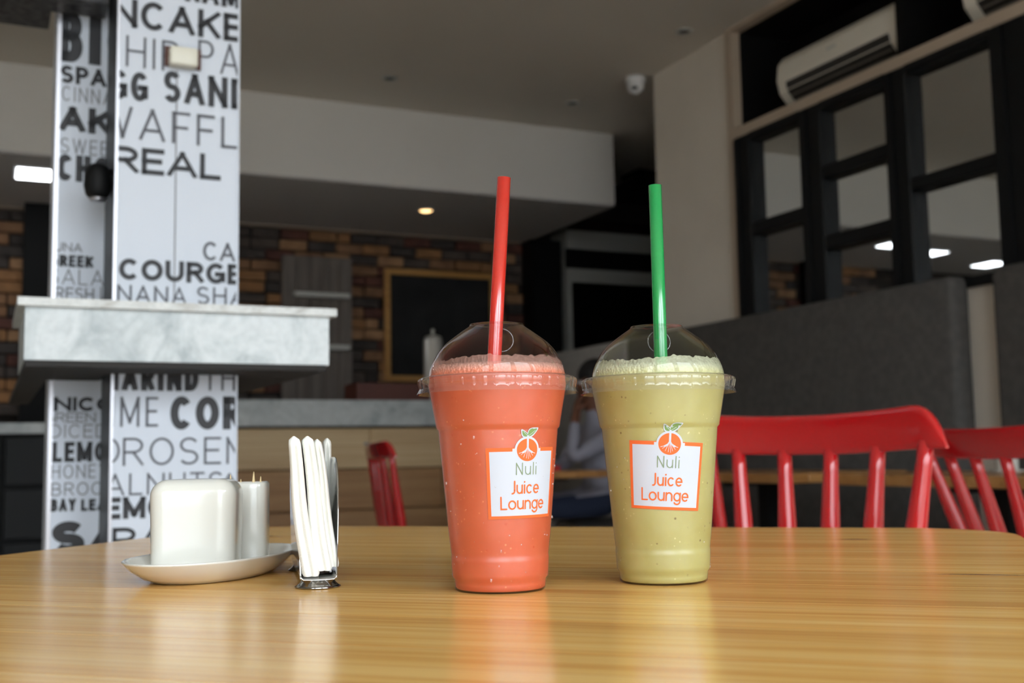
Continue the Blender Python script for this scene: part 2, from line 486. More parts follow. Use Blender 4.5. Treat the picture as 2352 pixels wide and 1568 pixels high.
# brick clad back wall
wb = struct('wall_back', MB().box(-4.45, 5.45, 8.2, 8.4, 0, ZC), M['mortar'])
bricks = [[MB().rbox(-w_/2, w_/2, -0.03, 0.03, -0.036, 0.036, 0.006, 1, False).mesh('brick', mm) for mm in M['bricks']] for w_ in (0.205, 0.10)]
rb = random.Random(3)
row, z = 0, 1.19
wts = [5, 3, 5, 3, 3, 3]
while z < 2.53:
    u = -0.52 + (0.10 if row % 2 else 0.0)
    while u < 3.86:
        short = rb.random() < 0.14
        w_ = 0.10 if short else 0.205
        uc = u + w_/2
        u += w_ + 0.009
        if 2.0 < uc < 2.40 and z < 2.27: continue
        if 2.80 < uc < 3.56 and 1.46 < z < 2.20: continue
        if 0.62 < uc < 1.45 and rb.random() < 0.0: continue
        k = rb.choices(range(6), wts)[0]
        link('brick', bricks[1 if short else 0][k], wb, (uc, 8.19 - rb.random()*0.012, z), 0)
    z += 0.081; row += 1
struct('trim_4', MB().box(-0.5, 3.87, 8.12, 8.2, 2.528, 2.538), M['tan'])

# ================================================================== COLUMN with printed wrap
CU0, CU1, CV0, PU0, PV0 = 0.213, 0.437, 2.2, 0.117, 2.4
colroot = tag(link('column', None, None, W(0, 0), ANG), kind='structure')
MB().box(CU0, CU1, CV0, 2.52, 0, ZC).obj('front_pier', M['wrap'], colroot)
MB().box(PU0, CU0, PV0, 2.62, 0, ZC).box(CU0, CU1, 2.52, 2.62, 0, ZC).obj('rear_pier', M['wrap'], colroot)
MB().box(CU0-0.003, CU0, CV0+0.001, PV0, 0, ZC).obj('side_strip', M['gloss_black'], colroot)
MB().box(PU0-0.004, PU0+0.004, PV0-0.003, PV0+0.01, 0, ZC).obj('edge_strip', M['alu'], colroot)
MB().box(CU0-0.004, CU0+0.001, CV0-0.002, CV0+0.008, 0, ZC).obj('edge_strip', M['alu'], colroot)
MB().box(CU1-0.001, CU1+0.003, CV0-0.002, CV0+0.008, 0, ZC).obj('edge_strip', M['wrap'], colroot)

def arc(cx, cy, rx, ry, a0, a1, n=14):
    return [(cx + rx*math.cos(math.radians(a0+(a1-a0)*i/n)), cy + ry*math.sin(math.radians(a0+(a1-a0)*i/n))) for i in range(n+1)]
SQ, BT = True, False      # square / butt ends
GL = {
 'A': (1.05, [([(0, 0), (.5, 1)], SQ), ([(.5, 1), (1, 0)], SQ), ([(.2, .3), (.8, .3)], BT)]),
 'B': (.9, [([(0, 0), (0, 1)], SQ), ([(0, 1), (.5, 1)] + arc(.5, .76, .42, .24, 90, -90) + [(0, .52)], SQ), ([(0, .52), (.55, .52)] + arc(.55, .26, .45, .26, 90, -90) + [(0, 0)], SQ)]),
 'C': (.98, [(arc(.52, .5, .52, .5, 42, 318, 22), BT)]),
 'D': (.95, [([(0, 0), (0, 1)], SQ), ([(0, 1), (.4, 1)] + arc(.4, .5, .6, .5, 90, -90) + [(0, 0)], SQ)]),
 'E': (.78, [([(0, 0), (0, 1)], SQ), ([(0, 1), (1, 1)], SQ), ([(0, 0), (1, 0)], SQ), ([(0, .52), (.88, .52)], SQ)]),
 'F': (.75, [([(0, 0), (0, 1)], SQ), ([(0, 1), (1, 1)], SQ), ([(0, .5), (.86, .5)], SQ)]),
 'G': (1.0, [(arc(.52, .5, .52, .5, 42, 330, 22), BT), ([(1, .12), (1, .45)], SQ), ([(.6, .45), (1, .45)], SQ)]),
 'H': (.95, [([(0, 0), (0, 1)], SQ), ([(1, 0), (1, 1)], SQ), ([(0, .52), (1, .52)], BT)]),
 'I': (.0, [([(.5, 0), (.5, 1)], SQ)]),
 'K': (.92, [([(0, 0), (0, 1)], SQ), ([(1, 1), (0, .36)], SQ), ([(.36, .6), (1, 0)], SQ)]),
 'L': (.75, [([(0, 0), (0, 1)], SQ), ([(0, 0), (1, 0)], SQ)]),
 'M': (1.2, [([(0, 0), (0, 1)], SQ), ([(1, 0), (1, 1)], SQ), ([(0, 1), (.5, .12)], SQ), ([(.5, .12), (1, 1)], SQ)]),
 'N': (1.0, [([(0, 0), (0, 1)], SQ), ([(1, 0), (1, 1)], SQ), ([(0, 1), (1, 0)], SQ)]),
 'O': (1.08, [(arc(.5, .5, .5, .5, 0, 360, 30), BT)]),
 'P': (.85, [([(0, 0), (0, 1)], SQ), ([(0, 1), (.5, 1)] + arc(.5, .74, .5, .26, 90, -90) + [(0, .48)], SQ)]),
 'R': (.9, [([(0, 0), (0, 1)], SQ), ([(0, 1), (.5, 1)] + arc(.5, .74, .47, .26, 90, -90) + [(0, .48)], SQ), ([(.5, .48), (1, 0)], SQ)]),
 'S': (.85, [(arc(.5, .745, .48, .255, 28, 270, 16) + arc(.5, .245, .5, .245, 90, -152, 16), BT)]),
 'T': (.85, [([(.5, 0), (.5, 1)], SQ), ([(0, 1), (1, 1)], SQ)]),
 'U': (.95, [([(0, 1), (0, .38)] + arc(.5, .38, .5, .38, 180, 360) + [(1, 1)], SQ)]),
 'V': (1.0, [([(0, 1), (.5, 0)], SQ), ([(.5, 0), (1, 1)], SQ)]),
 'W': (1.4, [([(0, 1), (.25, 0)], SQ), ([(.25, 0), (.5, 1)], SQ), ([(.5, 1), (.75, 0)], SQ), ([(.75, 0), (1, 1)], SQ)]),
 'Y': (.95, [([(0, 1), (.5, .45)], SQ), ([(.5, .45), (1, 1)], SQ), ([(.5, 0), (.5, .5)], SQ)]),
}
def stroke(pts, wt, square=False, rounded=False):
    """flat ribbon (2-D verts, faces) along a polyline"""
    pts = [Vector(p) for p in pts]
    q = [pts[0]]
    for p in pts[1:]:
        if (p-q[-1]).length > 1e-7: q.append(p)
    pts = q
    if len(pts) < 2: return [], []
    h = wt/2
    if square:
        pts[0] = pts[0] - (pts[1]-pts[0]).normalized()*h
        pts[-1] = pts[-1] + (pts[-1]-pts[-2]).normalized()*h
    vs_, fs_ = [], []
    n = len(pts)
    loop = (pts[0]-pts[-1]).length < 1e-6
    for i, p in enumerate(pts):
        d0 = (pts[i]-pts[i-1]).normalized() if i else ((pts[-1]-pts[-2]).normalized() if loop else None)
        d1 = (pts[i+1]-pts[i]).normalized() if i < n-1 else ((pts[1]-pts[0]).normalized() if loop else None)
        if d0 is None: d0 = d1
        if d1 is None: d1 = d0
        t_ = (d0+d1)
        t_ = t_.normalized() if t_.length > 1e-6 else d1
        nn = Vector((-t_.y, t_.x))
        k = 1/max(0.45, nn.dot(Vector((-d1.y, d1.x))))
        vs_ += [p + nn*h*k, p - nn*h*k]
    for i in range(n-1): fs_.append((2*i, 2*i+1, 2*i+3, 2*i+2))
    if rounded and not loop:
        for (c, d) in ((pts[0], (pts[0]-pts[1]).normalized()), (pts[-1], (pts[-1]-pts[-2]).normalized())):
            a0 = math.atan2(d.y, d.x) - math.pi/2
            o = len(vs_)
            vs_ += [c + Vector((math.cos(a0+math.pi*j/6), math.sin(a0+math.pi*j/6)))*h for j in range(7)]
            fs_.append(tuple(range(o, o+7)))
    return vs_, fs_
def word_mesh(text, x0, x1, y0, y1, wt, lo, hi, name, mm, gap=None):
    """letters of one printed word as thin ink geometry in the u/z plane, cut at the edges of the face"""
    H = y1-y0
    bold = wt/H > 0.13
    ws = [(GL[c][0] if c != 'I' else 0.0) for c in text]
    g = (0.11 if bold else 0.20)*H
    if bold: ws = [w_*0.72 for w_ in ws]
    free = (x1-x0) - g*(len(text)-1) - wt*text.count('I')
    if free < 0.3*(x1-x0):
        g *= 0.5; free = (x1-x0) - g*(len(text)-1) - wt*text.count('I')
    k = free/max(sum(ws), 1e-6)
    bm = bmesh.new()
    x = x0
    for c, w_ in zip(text, ws):
        cw = w_*k if c != 'I' else wt
        for pts, sq in GL[c][1]:
            we = wt if c == 'I' else min(wt, 0.46*cw)
            P = [(x + we/2 + px*(cw-we), y0 + we/2 + py*(H-we)) for px, py in pts]
            vs_, fs_ = stroke(P, we, sq)
            bv = [bm.verts.new((p.x, 0, min(max(p.y, y0), y1))) for p in vs_]
            for f in fs_: bm.faces.new([bv[i] for i in f])
        x += cw + g
    for (lim, sgn) in ((lo, -1), (hi, 1)):
        bmesh.ops.bisect_plane(bm, geom=list(bm.verts)+list(bm.edges)+list(bm.faces), plane_co=(lim, 0, 0), plane_no=(sgn, 0, 0), clear_outer=True)
    if not bm.faces: bm.free(); return None
    b = MB(); b.from_bm(bm)
    return b.mesh(name, mm)
FRONT_WORDS = [('RAM', 0.3332, 0.4404, 1.726, 1.7723, 0.00981, 'b'), ('ANCAKE', 0.1431, 0.4442, 1.6574, 1.7139, 0.01044, 'b'), ('CHIP', 0.1751, 0.3239, 1.5803, 1.6412, 0.00472, 'l'), ('PAN', 0.3595, 0.4863, 1.5879, 1.6515, 0.00486, 'l'), ('EGG', 0.1663, 0.2664, 1.5149, 1.5716, 0.01101, 'b'), ('SAND', 0.2955, 0.4589, 1.5199, 1.5819, 0.01135, 'b'), ('WAFFLE', 0.1754, 0.4869, 1.4397, 1.5022, 0.006, 'l'), ('EREAL', 0.1568, 0.4047, 1.3741, 1.4249, 0.00931, 'b'), ('CAB', 0.3723, 0.4633, 1.2153, 1.2521, 0.00556, 'l'), ('COURGETTE', 0.2194, 0.5507, 1.1706, 1.2109, 0.00923, 'b'), ('BANANA', 0.154, 0.3422, 1.1279, 1.1607, 0.00411, 'l'), ('SHAKE', 0.3617, 0.5143, 1.13, 1.164, 0.00424, 'l'), ('TAMARIND', 0.1274, 0.3666, 0.9632, 1.011, 0.01134, 'b'), ('THYME', 0.3763, 0.5441, 0.9646, 1.0106, 0.0046, 'l'), ('LIME', 0.1776, 0.2933, 0.8964, 0.9518, 0.00482, 'l'), ('CORN', 0.3153, 0.4963, 0.8907, 0.9535, 0.01489, 'b'), ('RO', 0.1478, 0.2264, 0.8286, 0.8768, 0.00435, 'l'), ('ROSEMARY', 0.2317, 0.6178, 0.8249, 0.8762, 0.00448, 'l'), ('WALNUTS', 0.1504, 0.4139, 0.7708, 0.8108, 0.004, 'l'), ('AND', 0.4155, 0.4784, 0.7892, 0.8074, 0.00413, 'l'), ('LEMON', 0.1749, 0.3499, 0.7284, 0.7681, 0.00954, 'b'), ('PAPRIKA', 0.2161, 0.521, 0.668, 0.7129, 0.00721, 'b')]
PANEL_WORDS = [('BIG', 0.1125, 0.2632, 1.6428, 1.7498, 0.02399, 'b'), ('SPAGHETTI', 0.1208, 0.3683, 1.598, 1.6351, 0.00833, 'b'), ('CINNAMON', 0.124, 0.2954, 1.5608, 1.592, 0.00275, 'l'), ('AKE', 0.1201, 0.2615, 1.4985, 1.5513, 0.01365, 'b'), ('SWEET', 0.1237, 0.2368, 1.4529, 1.4846, 0.00271, 'l'), ('CHOC', 0.1182, 0.2546, 1.3966, 1.4507, 0.01263, 'b'), ('TUNA', 0.1006, 0.1687, 1.2521, 1.2706, 0.00282, 'l'), ('GREEK', 0.1076, 0.1898, 1.2219, 1.2457, 0.00661, 'b'), ('SALAD', 0.1059, 0.2387, 1.186, 1.2178, 0.00283, 'l'), ('FRESH', 0.1035, 0.1927, 1.1551, 1.1806, 0.00351, 'l'), ('LIME', 0.2042, 0.2713, 1.1588, 1.1847, 0.00357, 'l'), ('NICOISE', 0.1225, 0.3043, 0.9337, 0.9616, 0.00697, 'b'), ('GREEN', 0.1041, 0.2005, 0.9114, 0.9311, 0.00258, 'l'), ('TEA', 0.2087, 0.2667, 0.9111, 0.9311, 0.00262, 'l'), ('DICED', 0.1157, 0.2223, 0.8812, 0.9079, 0.00258, 'l'), ('LEMON', 0.1214, 0.2528, 0.8338, 0.8733, 0.0086, 'b'), ('HONEY', 0.1206, 0.2237, 0.8016, 0.8289, 0.00273, 'l'), ('BROCCOLI', 0.1213, 0.2941, 0.7681, 0.7939, 0.00274, 'l'), ('BAY', 0.1204, 0.1665, 0.7379, 0.7625, 0.00592, 'b'), ('LEAF', 0.1761, 0.238, 0.7373, 0.7604, 0.00599, 'b'), ('SALSA', 0.1233, 0.4774, 0.6529, 0.7186, 0.01989, 'b')]
for words, v0, lo, hi in ((FRONT_WORDS, CV0, CU0+0.001, CU1-0.001), (PANEL_WORDS, PV0, PU0+0.003, CU0-0.003)):
    for (txt, x0, x1, y0, y1, wt, kind) in words:
        me = word_mesh(txt, x0, x1, y0, y1, wt, lo, hi, 'lettering', M['ink'] if kind == 'b' else (M['ink_light'] if v0 == CV0 else M['ink_pale']))
        if me: link('lettering', me, colroot, (0, v0-0.0017, 0), 0)

# stone ledge that wraps the column
root = thing('marble_ledge', 'grey marble bar ledge wrapped around the lettered column', 'ledge', W(0.316, 2.2, 1.0), ANG)
def outline(o, s=0.0):
    return [(.056-o-.316, 2.04-o-2.2), (.576+o-.316, 2.04-o-2.2), (.576+o-.316, 0.2+o), (.446-s-.316, 0.2+o), (.446-s-.316, -0.004+s), (.205+s-.316, -0.004+s), (.205+s-.316, .195), (.056-o-.316, .195)]
MB().prism(outline(0), 0.004, 0.094).obj('apron', M['marble'], root)
MB().prism(outline(0.012), 0.094, 0.108).obj('top_slab', M['marble_top'], root)
MB().prism([(-.258, -.155), (.256, -.155), (.256, .80), (.130, .80), (.130, -.004), (-.111, -.004), (-.111, .195), (-.209, .195), (-.209, 1.2), (-.258, 1.2)], -0.006, 0.004).obj('underside_board', M['underside'], root)
# overhead box at the left of the column
root = thing('overhead_box', 'dark speckled overhead box fixed to the left of the lettered column', 'box', W(-0.35, 2.36, 1.742), ANG)
MB().box(-0.8, 0.553, -0.05, 0.036, 0, 0.3).obj('front_board', M['granite'], root)
MB().box(-0.8, 0.45, 0.036, 0.14, 0.0, 0.3).obj('side_board', M['granite'], root)
# conduit, socket box, spotlight on the column
root = thing('conduit', 'white cable conduit running down the lettered column to the ledge', 'conduit', W(0.330, CV0-0.0002, 1.109), ANG)
mb = MB(); mb.box(-0.009, 0.009, -0.0012, 0.0, 0, 0.475).obj('cover', M['wrap'], root)
MB().box(-0.0115, -0.0091, -0.0008, 0, 0, 0.475).obj('side_shadow', M['ink_pale'], root)  # grey strip painted in as the shadow line left of the conduit
root = thing('socket_box', 'small cream socket box at the top of the white conduit', 'socket', W(0.329, CV0-0.0015, 1.588), ANG)
MB().rbox(-0.026, 0.026, -0.028, 0, 0, 0.036, 0.004, 2).obj('cover', M['cream_plastic'], root)
MB().box(-0.033, 0.035, -0.006, -0.001, 0.002, 0.041).obj('back_plate', mat('rust_plate', srgb(92, 58, 48), 0.6), root)
root = thing('wall_spotlight', 'black bell shaped spotlight on the dark side of the column', 'spotlight', W(0.185, 2.27, 1.33), ANG)
MB().lathe([(0.0, .074), (.012, .073), (.020, .066), (.024, .052), (.026, .03), (.0225, .014), (.016, .006), (0.0, .006)], 24).obj('shade', M['black'], root)
MB().lathe([(0.0, 0.0), (.014, 0.001), (.017, .006), (0.0, .0065)], 24).obj('lens', M['alu'], root)
MB().tube([(0.0, 0, .06), (.026, 0, .06)], .006, 10).obj('bracket', M['black'], root)

# ================================================================== BAR
root = thing('bar_counter', 'long bar counter with grey marble top and pine plank front', 'counter', W(2.12, 6.45), ANG)
MB().box(-1.2, 0.74, -0.05, 0.6, 1.02, 1.142).obj('apron', M['marble_bar'], root)
MB().box(-1.2, 0.75, -0.06, 0.62, 1.142, 1.168).obj('top_slab', M['marble_bar'], root)
MB().box(-1.16, 0.72, 0.04, 0.55, 0, 1.02).obj('carcass', M['underside'], root)
rows = [(0.772, 1.006), (0.535, 0.766), (0.275, 0.529), (0.03, 0.269)]
cuts = [[-1.16, -0.05, 0.72], [-1.16, -0.42, 0.40, 0.72], [-1.16, 0.1, 0.72], [-1.16, -0.6, 0.3, 0.72]]
for i, ((z0, z1), cs) in enumerate(zip(rows, cuts)):
    for a, b in zip(cs, cs[1:]):
        MB().rbox(a+0.002, b-0.002, 0.0, 0.035, z0, z1, 0.004, 1, False).obj('plank', M['plank'] if i == 0 else M['plank2'], root)
root = thing('back_bar_cabinet', 'black drawer cabinet with grey top left of the lettered column', 'cabinet', W(0.2, 6.5), ANG)
MB().box(-1.6, 0.66, 0.02, 0.6, 0.02, 0.99).obj('body', M['black'], root)
MB().box(-1.6, 0.68, -0.02, 0.62, 0.99, 1.045).obj('top_slab', M['marble_bar'], root)
for k, a in enumerate((-1.58, -0.84, -0.10)):
    for z0, z1 in ((0.06, 0.42), (0.44, 0.70), (0.72, 0.97)):
        MB().rbox(a, a+0.72, 0.0, 0.02, z0, z1, 0.004, 1, False).obj('drawer', M['black_frame'], root)
root = thing('coffee_urn', 'tall silver cylindrical urn standing on the bar before the blackboard', 'urn', W(2.577, 6.72, 1.168), ANG)
MB().lathe([(0.0, .0), (.072, .0), (.072, .012), (.06, .02), (.06, .40), (.055, .415), (0.0, .42)], 32).obj('body', M['urn'], root)
MB().lathe([(.0615, .05), (.062, .055), (.062, .075), (.0615, .08)], 32).obj('band', M['black'], root)
MB().lathe([(0.0, .475), (.011, .472), (.012, .455), (.006, .44), (.045, .425), (.056, .418)], 24).obj('lid', M['steel_dull'], root)
MB().tube([(0, -.058, .07), (0, -.10, .07), (0, -.105, .05)], .008, 10).obj('tap', M['black'], root)
root = thing('wooden_crate', 'dark maroon wooden crate lying on the bar', 'crate', W(2.265, 6.68, 1.168), ANG)
MB().box(-.235, .235, -.1, .16, 0, .012).obj('bottom', M['redbox'], root)
for (x0, x1, y0, y1) in ((-.235, .235, -.1, -.088), (-.235, .235, .148, .16), (-.235, -.223, -.088, .148), (.223, .235, -.088, .148)):
    MB().box(x0, x1, y0, y1, .012, .115).obj('side', M['redbox'], root)

# grey wood panel with two pale ledges, blackboard
root = thing('wood_panel', 'tall grey wood board panel with two pale ledges on the brick wall', 'panel', W(2.2, 8.115, 0.9), ANG)
for i in range(5):
    MB().rbox(-.264+i*.1056, -.264+(i+1)*.1056-.003, -0.03, 0.02, 0, 1.417, .004, 1, False).obj('board', M['greywood'], root)
for z in (1.108, .725):
    MB().rbox(-.185, .232, -.085, -.03, z, z+.036, .004, 1, False).obj('ledge', M['steel_dull'], root)
root = thing('blackboard', 'blackboard in a golden wood frame on the brick wall', 'blackboard', W(3.183, 8.12, 1.402), ANG)
MB().box(-.42, .42, 0.0, 0.03, .035, .825).obj('slate', M['board'], root)
for (x0, x1, z0, z1) in ((-.458, .458, .815, .86), (-.458, .458, 0, .045), (-.458, -.413, .045, .815), (.413, .458, .045, .815)):
    MB().rbox(x0, x1, -.02, .03, z0, z1, .006, 1, False).obj('frame_bar', M['gold'], root)
tag(MB().box(-.10, .10, -.1, .08, 0, 2.54).obj('black_post', M['black'], None, W(0.30, 8.05), ANG), 'slim black post against the brick wall left of the column', 'post')
tag(MB().box(-.13, .13, -.1, .08, 0, 2.53).obj('black_pier', M['black'], None, W(4.02, 8.04), ANG), 'wide black pier between the blackboard and the steel cabinet', 'pier')
root = thing('steel_cabinet', 'tall stainless steel cabinet with a dark glass door behind the bar', 'cabinet', W(4.68, 7.9), ANG)
MB().box(-.5, .62, .03, .28, 0, 2.62).obj('body', M['steel_dull'], root)
MB().box(-.5, .62, 0, .03, 2.47, 2.62).obj('header', M['steel_dull'], root)
MB().box(-.5, .62, .01, .03, 2.31, 2.47).obj('vent_panel', M['black'], root)
MB().box(-.5, .62, 0, .03, 2.20, 2.31).obj('header', M['steel_dull'], root)
MB().box(-.5, -.46, 0, .03, 0, 2.20).obj('jamb', M['steel_dull'], root)
MB().box(.36, .62, 0, .03, 0, 2.20).obj('jamb', M['steel_dull'], root)
MB().box(-.46, .36, .012, .03, .1, 2.20).obj('door', mat('dark_glass', srgb(6, 6, 6), 0.5, spec=0.1), root)
root = thing('cooker_hood', 'black sloping cooker hood above the steel cabinet', 'hood', W(4.75, 7.45, 2.68), ANG)
MB().add([(-.75, -.3, 0), (.6, -.3, 0), (.6, .3, 0), (-.75, .3, 0), (-.25, -.1, .28), (.6, -.1, .28), (.6, .3, .28), (-.25, .3, .28)], [(0, 3, 2, 1), (4, 5, 6, 7), (0, 1, 5, 4), (1, 2, 6, 5), (2, 3, 7, 6), (3, 0, 4, 7)]).obj('canopy', M['black'], root)
MB().box(-.15, .45, 0, .28, .28, .369).obj('duct', M['black'], root)

# ================================================================== lamps in the ceiling
for (u, v, lab) in ((0.23, 7.10, 'square white ceiling panel lamp beside the lettered column'), (-0.38, 7.35, 'square white ceiling panel lamp, middle of the three mirrored in the window'), (-1.38, 7.59, 'square white ceiling panel lamp, rightmost of the three mirrored in the window')):
    root = thing('panel_lamp', lab, 'lamp', W(u, v, ZS-0.012), ANG, 'square panel lamps in the soffit')
    MB().box(-.115, .115, -.145, .145, -.012, -.001).obj('frame', M['white_plastic'], root)
    MB().box(-.10, .10, -.13, .13, -.016, -.012).obj('diffuser', M['led'], root)
root = thing('warm_downlight', 'small glowing warm downlight in the soffit above the bar', 'lamp', W(2.737, 7.246, ZS-0.012), ANG)
MB().lathe([(.05, -.001), (.062, -.003), (.062, -.010), (.048, -.012), (.046, -.001)], 24).obj('ring', M['white_plastic'], root)
MB().lathe([(0, -.018), (.03, -.016), (.045, -.006), (.045, -.002), (0, -.0015)], 24).obj('bulb', M['warm_led'], root)
for (u, v, lab) in ((2.103, 6.146, 'unlit round downlight in the ceiling before the middle of the bulkhead'), (3.326, 6.163, 'unlit round downlight in the ceiling near the right end of the bulkhead'), (3.30, 4.856, 'unlit round downlight in the ceiling beside the pillar trim')):
    root = thing('ceiling_downlight', lab, 'lamp', W(u, v, ZC), ANG, 'unlit ceiling downlights')
    MB().lathe([(.030, -.001), (.048, -.003), (.048, -.008), (.034, -.012), (.029, -.001)], 28).obj('ring', M['steel_dull'], root)
    MB().lathe([(0, -.006), (.031, -.006), (.031, -.001), (0, -.001)], 28).obj('lens', M['black'], root)
root = thing('security_camera', 'white dome security camera on the ceiling beside the pillar', 'camera', W(3.45, 5.6, ZC), ANG)
MB().lathe([(0, -.001), (.06, -.001), (.06, -.03), (.052, -.04), (0, -.04)], 28).obj('base', M['white_plastic'], root)
MB().ellipsoid((0, 0, -.055), (.05, .05, .05), 24, 14).obj('ball', M['white_plastic'], root)
MB().lathe([(0, .0), (.018, .002), (.022, .012), (0, .013)], 20).obj('lens', M['black'], root, (-.028, -.034, -.085))

# ================================================================== air conditioners
def air_conditioner(v0, v1, label):
    root = thing('air_conditioner', label, 'air conditioner', W(3.88, (v0+v1)/2, 2.525), ANG, 'wall air conditioners')
    h = (v1-v0)/2
    prof = [(0.015, .29), (-.20, .29), (-.27, .275), (-.305, .235), (-.315, .15), (-.30, .085), (-.24, .02), (-.19, 0), (0.015, 0)]
    mb = MB(); n = len(prof)
    vs_ = [(x, y, z) for y in (-h, h) for x, z in prof]
    mb.add(vs_, [tuple(range(n)), tuple(range(2*n-1, n-1, -1))] + [(i, (i+1) % n, n+(i+1) % n, n+i) for i in range(n)])
    o = mb.obj('body', M['ac'], root)
    bv = o.modifiers.new('bevel', 'BEVEL'); bv.width = 0.012; bv.segments = 2
    MB().add([(-.3035, -h+.07, .088), (-.3035, h-.07, .088), (-.238, h-.07, .0165), (-.238, -h+.07, .0165), (-.29, -h+.07, .094), (-.29, h-.07, .094), (-.225, h-.07, .03), (-.225, -h+.07, .03)],
             [(0, 1, 2, 3), (7, 6, 5, 4), (0, 4, 5, 1), (1, 5, 6, 2), (2, 6, 7, 3), (3, 7, 4, 0)]).obj('louver', M['ac_dark'], root)
    MB().add([(-.3115, -h+.07, .130), (-.3115, h-.07, .130), (-.3045, h-.07, .094), (-.3045, -h+.07, .094), (-.30, -h+.07, .130), (-.30, h-.07, .130), (-.295, h-.07, .094), (-.295, -h+.07, .094)],
             [(0, 1, 2, 3), (7, 6, 5, 4), (0, 4, 5, 1), (1, 5, 6, 2), (2, 6, 7, 3), (3, 7, 4, 0)]).obj('air_intake', M['ac_dark'], root)
    for k in range(2):
        f = (k+1)/3
        x = -.306+.066*f; z = .086-.071*f
        MB().box(x-.004, x+.003, -h+.08, h-.08, z-.003, z+.003).obj('slat', M['ac_slat'], root)
    MB().box(-.3185, -.314, -.02, .04, .185, .195).obj('badge', M['steel_dull'], root)
    return root
air_conditioner(3.60, 4.45, 'cream wall air conditioner in the black niche, fully in view')
air_conditioner(2.42, 3.26, 'cream wall air conditioner cut off by the top right corner')

# ================================================================== banquettes along the right wall
def banquette(v0, v1, mm, name_label):
    root = thing('banquette', name_label, 'banquette', W(3.2, (v0+v1)/2), ANG, 'banquettes along the right wall')
    h = (v1-v0)/2
    MB().rbox(.215, .325, -h, h, .12, 1.505, .03, 3).obj('backrest', mm, root)
    MB().rbox(-.28, .214, -h, h, .34, .47, .03, 3).obj('seat', mm, root)
    MB().box(-.25, .214, -h+.01, h-.01, .06, .34).obj('base', M['underside'], root)
    for s in (-1, 1):
        MB().box(-.2, .2, s*(h-.06)-.02, s*(h-.06)+.02, 0, .06).obj('foot', M['black'], root)
banquette(3.255, 5.74, M['dark_felt'], 'dark grey high backed banquette under the black window grid')
banquette(1.4, 3.065, M['dark_felt'], 'dark grey high backed banquette at the right edge')
banquette(5.76, 6.95, M['grey_felt'], 'paler grey banquette beyond the pillar, behind the seated person')

# ================================================================== cafe tables beside the banquettes
def cafe_table(uc, vc, du, dv, label):
    root = thing('cafe_table', label, 'table', W(uc, vc), ANG, 'pine tables along the banquettes')
    n = 5
    for i in range(n):
        a = -du/2 + du*i/n
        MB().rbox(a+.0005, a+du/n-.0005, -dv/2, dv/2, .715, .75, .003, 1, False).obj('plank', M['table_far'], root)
    MB().box(-.03, .03, -.03, .03, .02, .715).obj('post', M['black'], root)
    MB().box(-.22, .22, -.22, .22, 0, .02).obj('base_plate', M['black'], root)
    MB().box(-.2, .2, -.03, .03, .695, .7149).obj('crossbar', M['black'], root)
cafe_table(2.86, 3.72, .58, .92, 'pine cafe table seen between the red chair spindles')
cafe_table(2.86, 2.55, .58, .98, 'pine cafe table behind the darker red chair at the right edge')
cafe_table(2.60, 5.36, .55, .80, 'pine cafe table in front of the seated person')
root = thing('red_menu', 'red folded menu lying on the table of the seated person', 'menu', W(2.50, 5.10, .7505), ANG+.2)
MB().box(-.10, .10, -.07, .07, 0, .003).obj('cover', mat('menu_red', srgb(190, 40, 46), .5), root)
MB().box(-.098, .098, -.068, .068, .003, .022).obj('pages', mat('menu_pages', srgb(200, 60, 60), .6), root)
MB().add([(-.10, -.07, .022), (.10, -.07, .022), (.10, .07, .022), (-.10, .07, .022), (-.10, -.07, .025), (.10, -.07, .025), (.10, .07, .030), (-.10, .07, .030)], [(0, 3, 2, 1), (4, 5, 6, 7), (0, 1, 5, 4), (1, 2, 6, 5), (2, 3, 7, 6), (3, 0, 4, 7)]).obj('cover', mat('menu_red_b', srgb(196, 44, 50), .5), root)
root = thing('white_pot', 'small white ceramic pot on the cafe table at the right edge', 'pot', W(2.95, 2.62, .7505), ANG)
MB().lathe([(0, 0), (.03, 0), (.034, .004), (.036, .06), (.033, .062), (.031, .01), (0, .009)], 24).obj('pot_body', M['ceramic'], root)
MB().lathe([(0, 0), (.045, .0), (.055, .006), (.054, .008), (.042, .003), (0, .003)], 28).obj('saucer_rim', M['ceramic'], root)

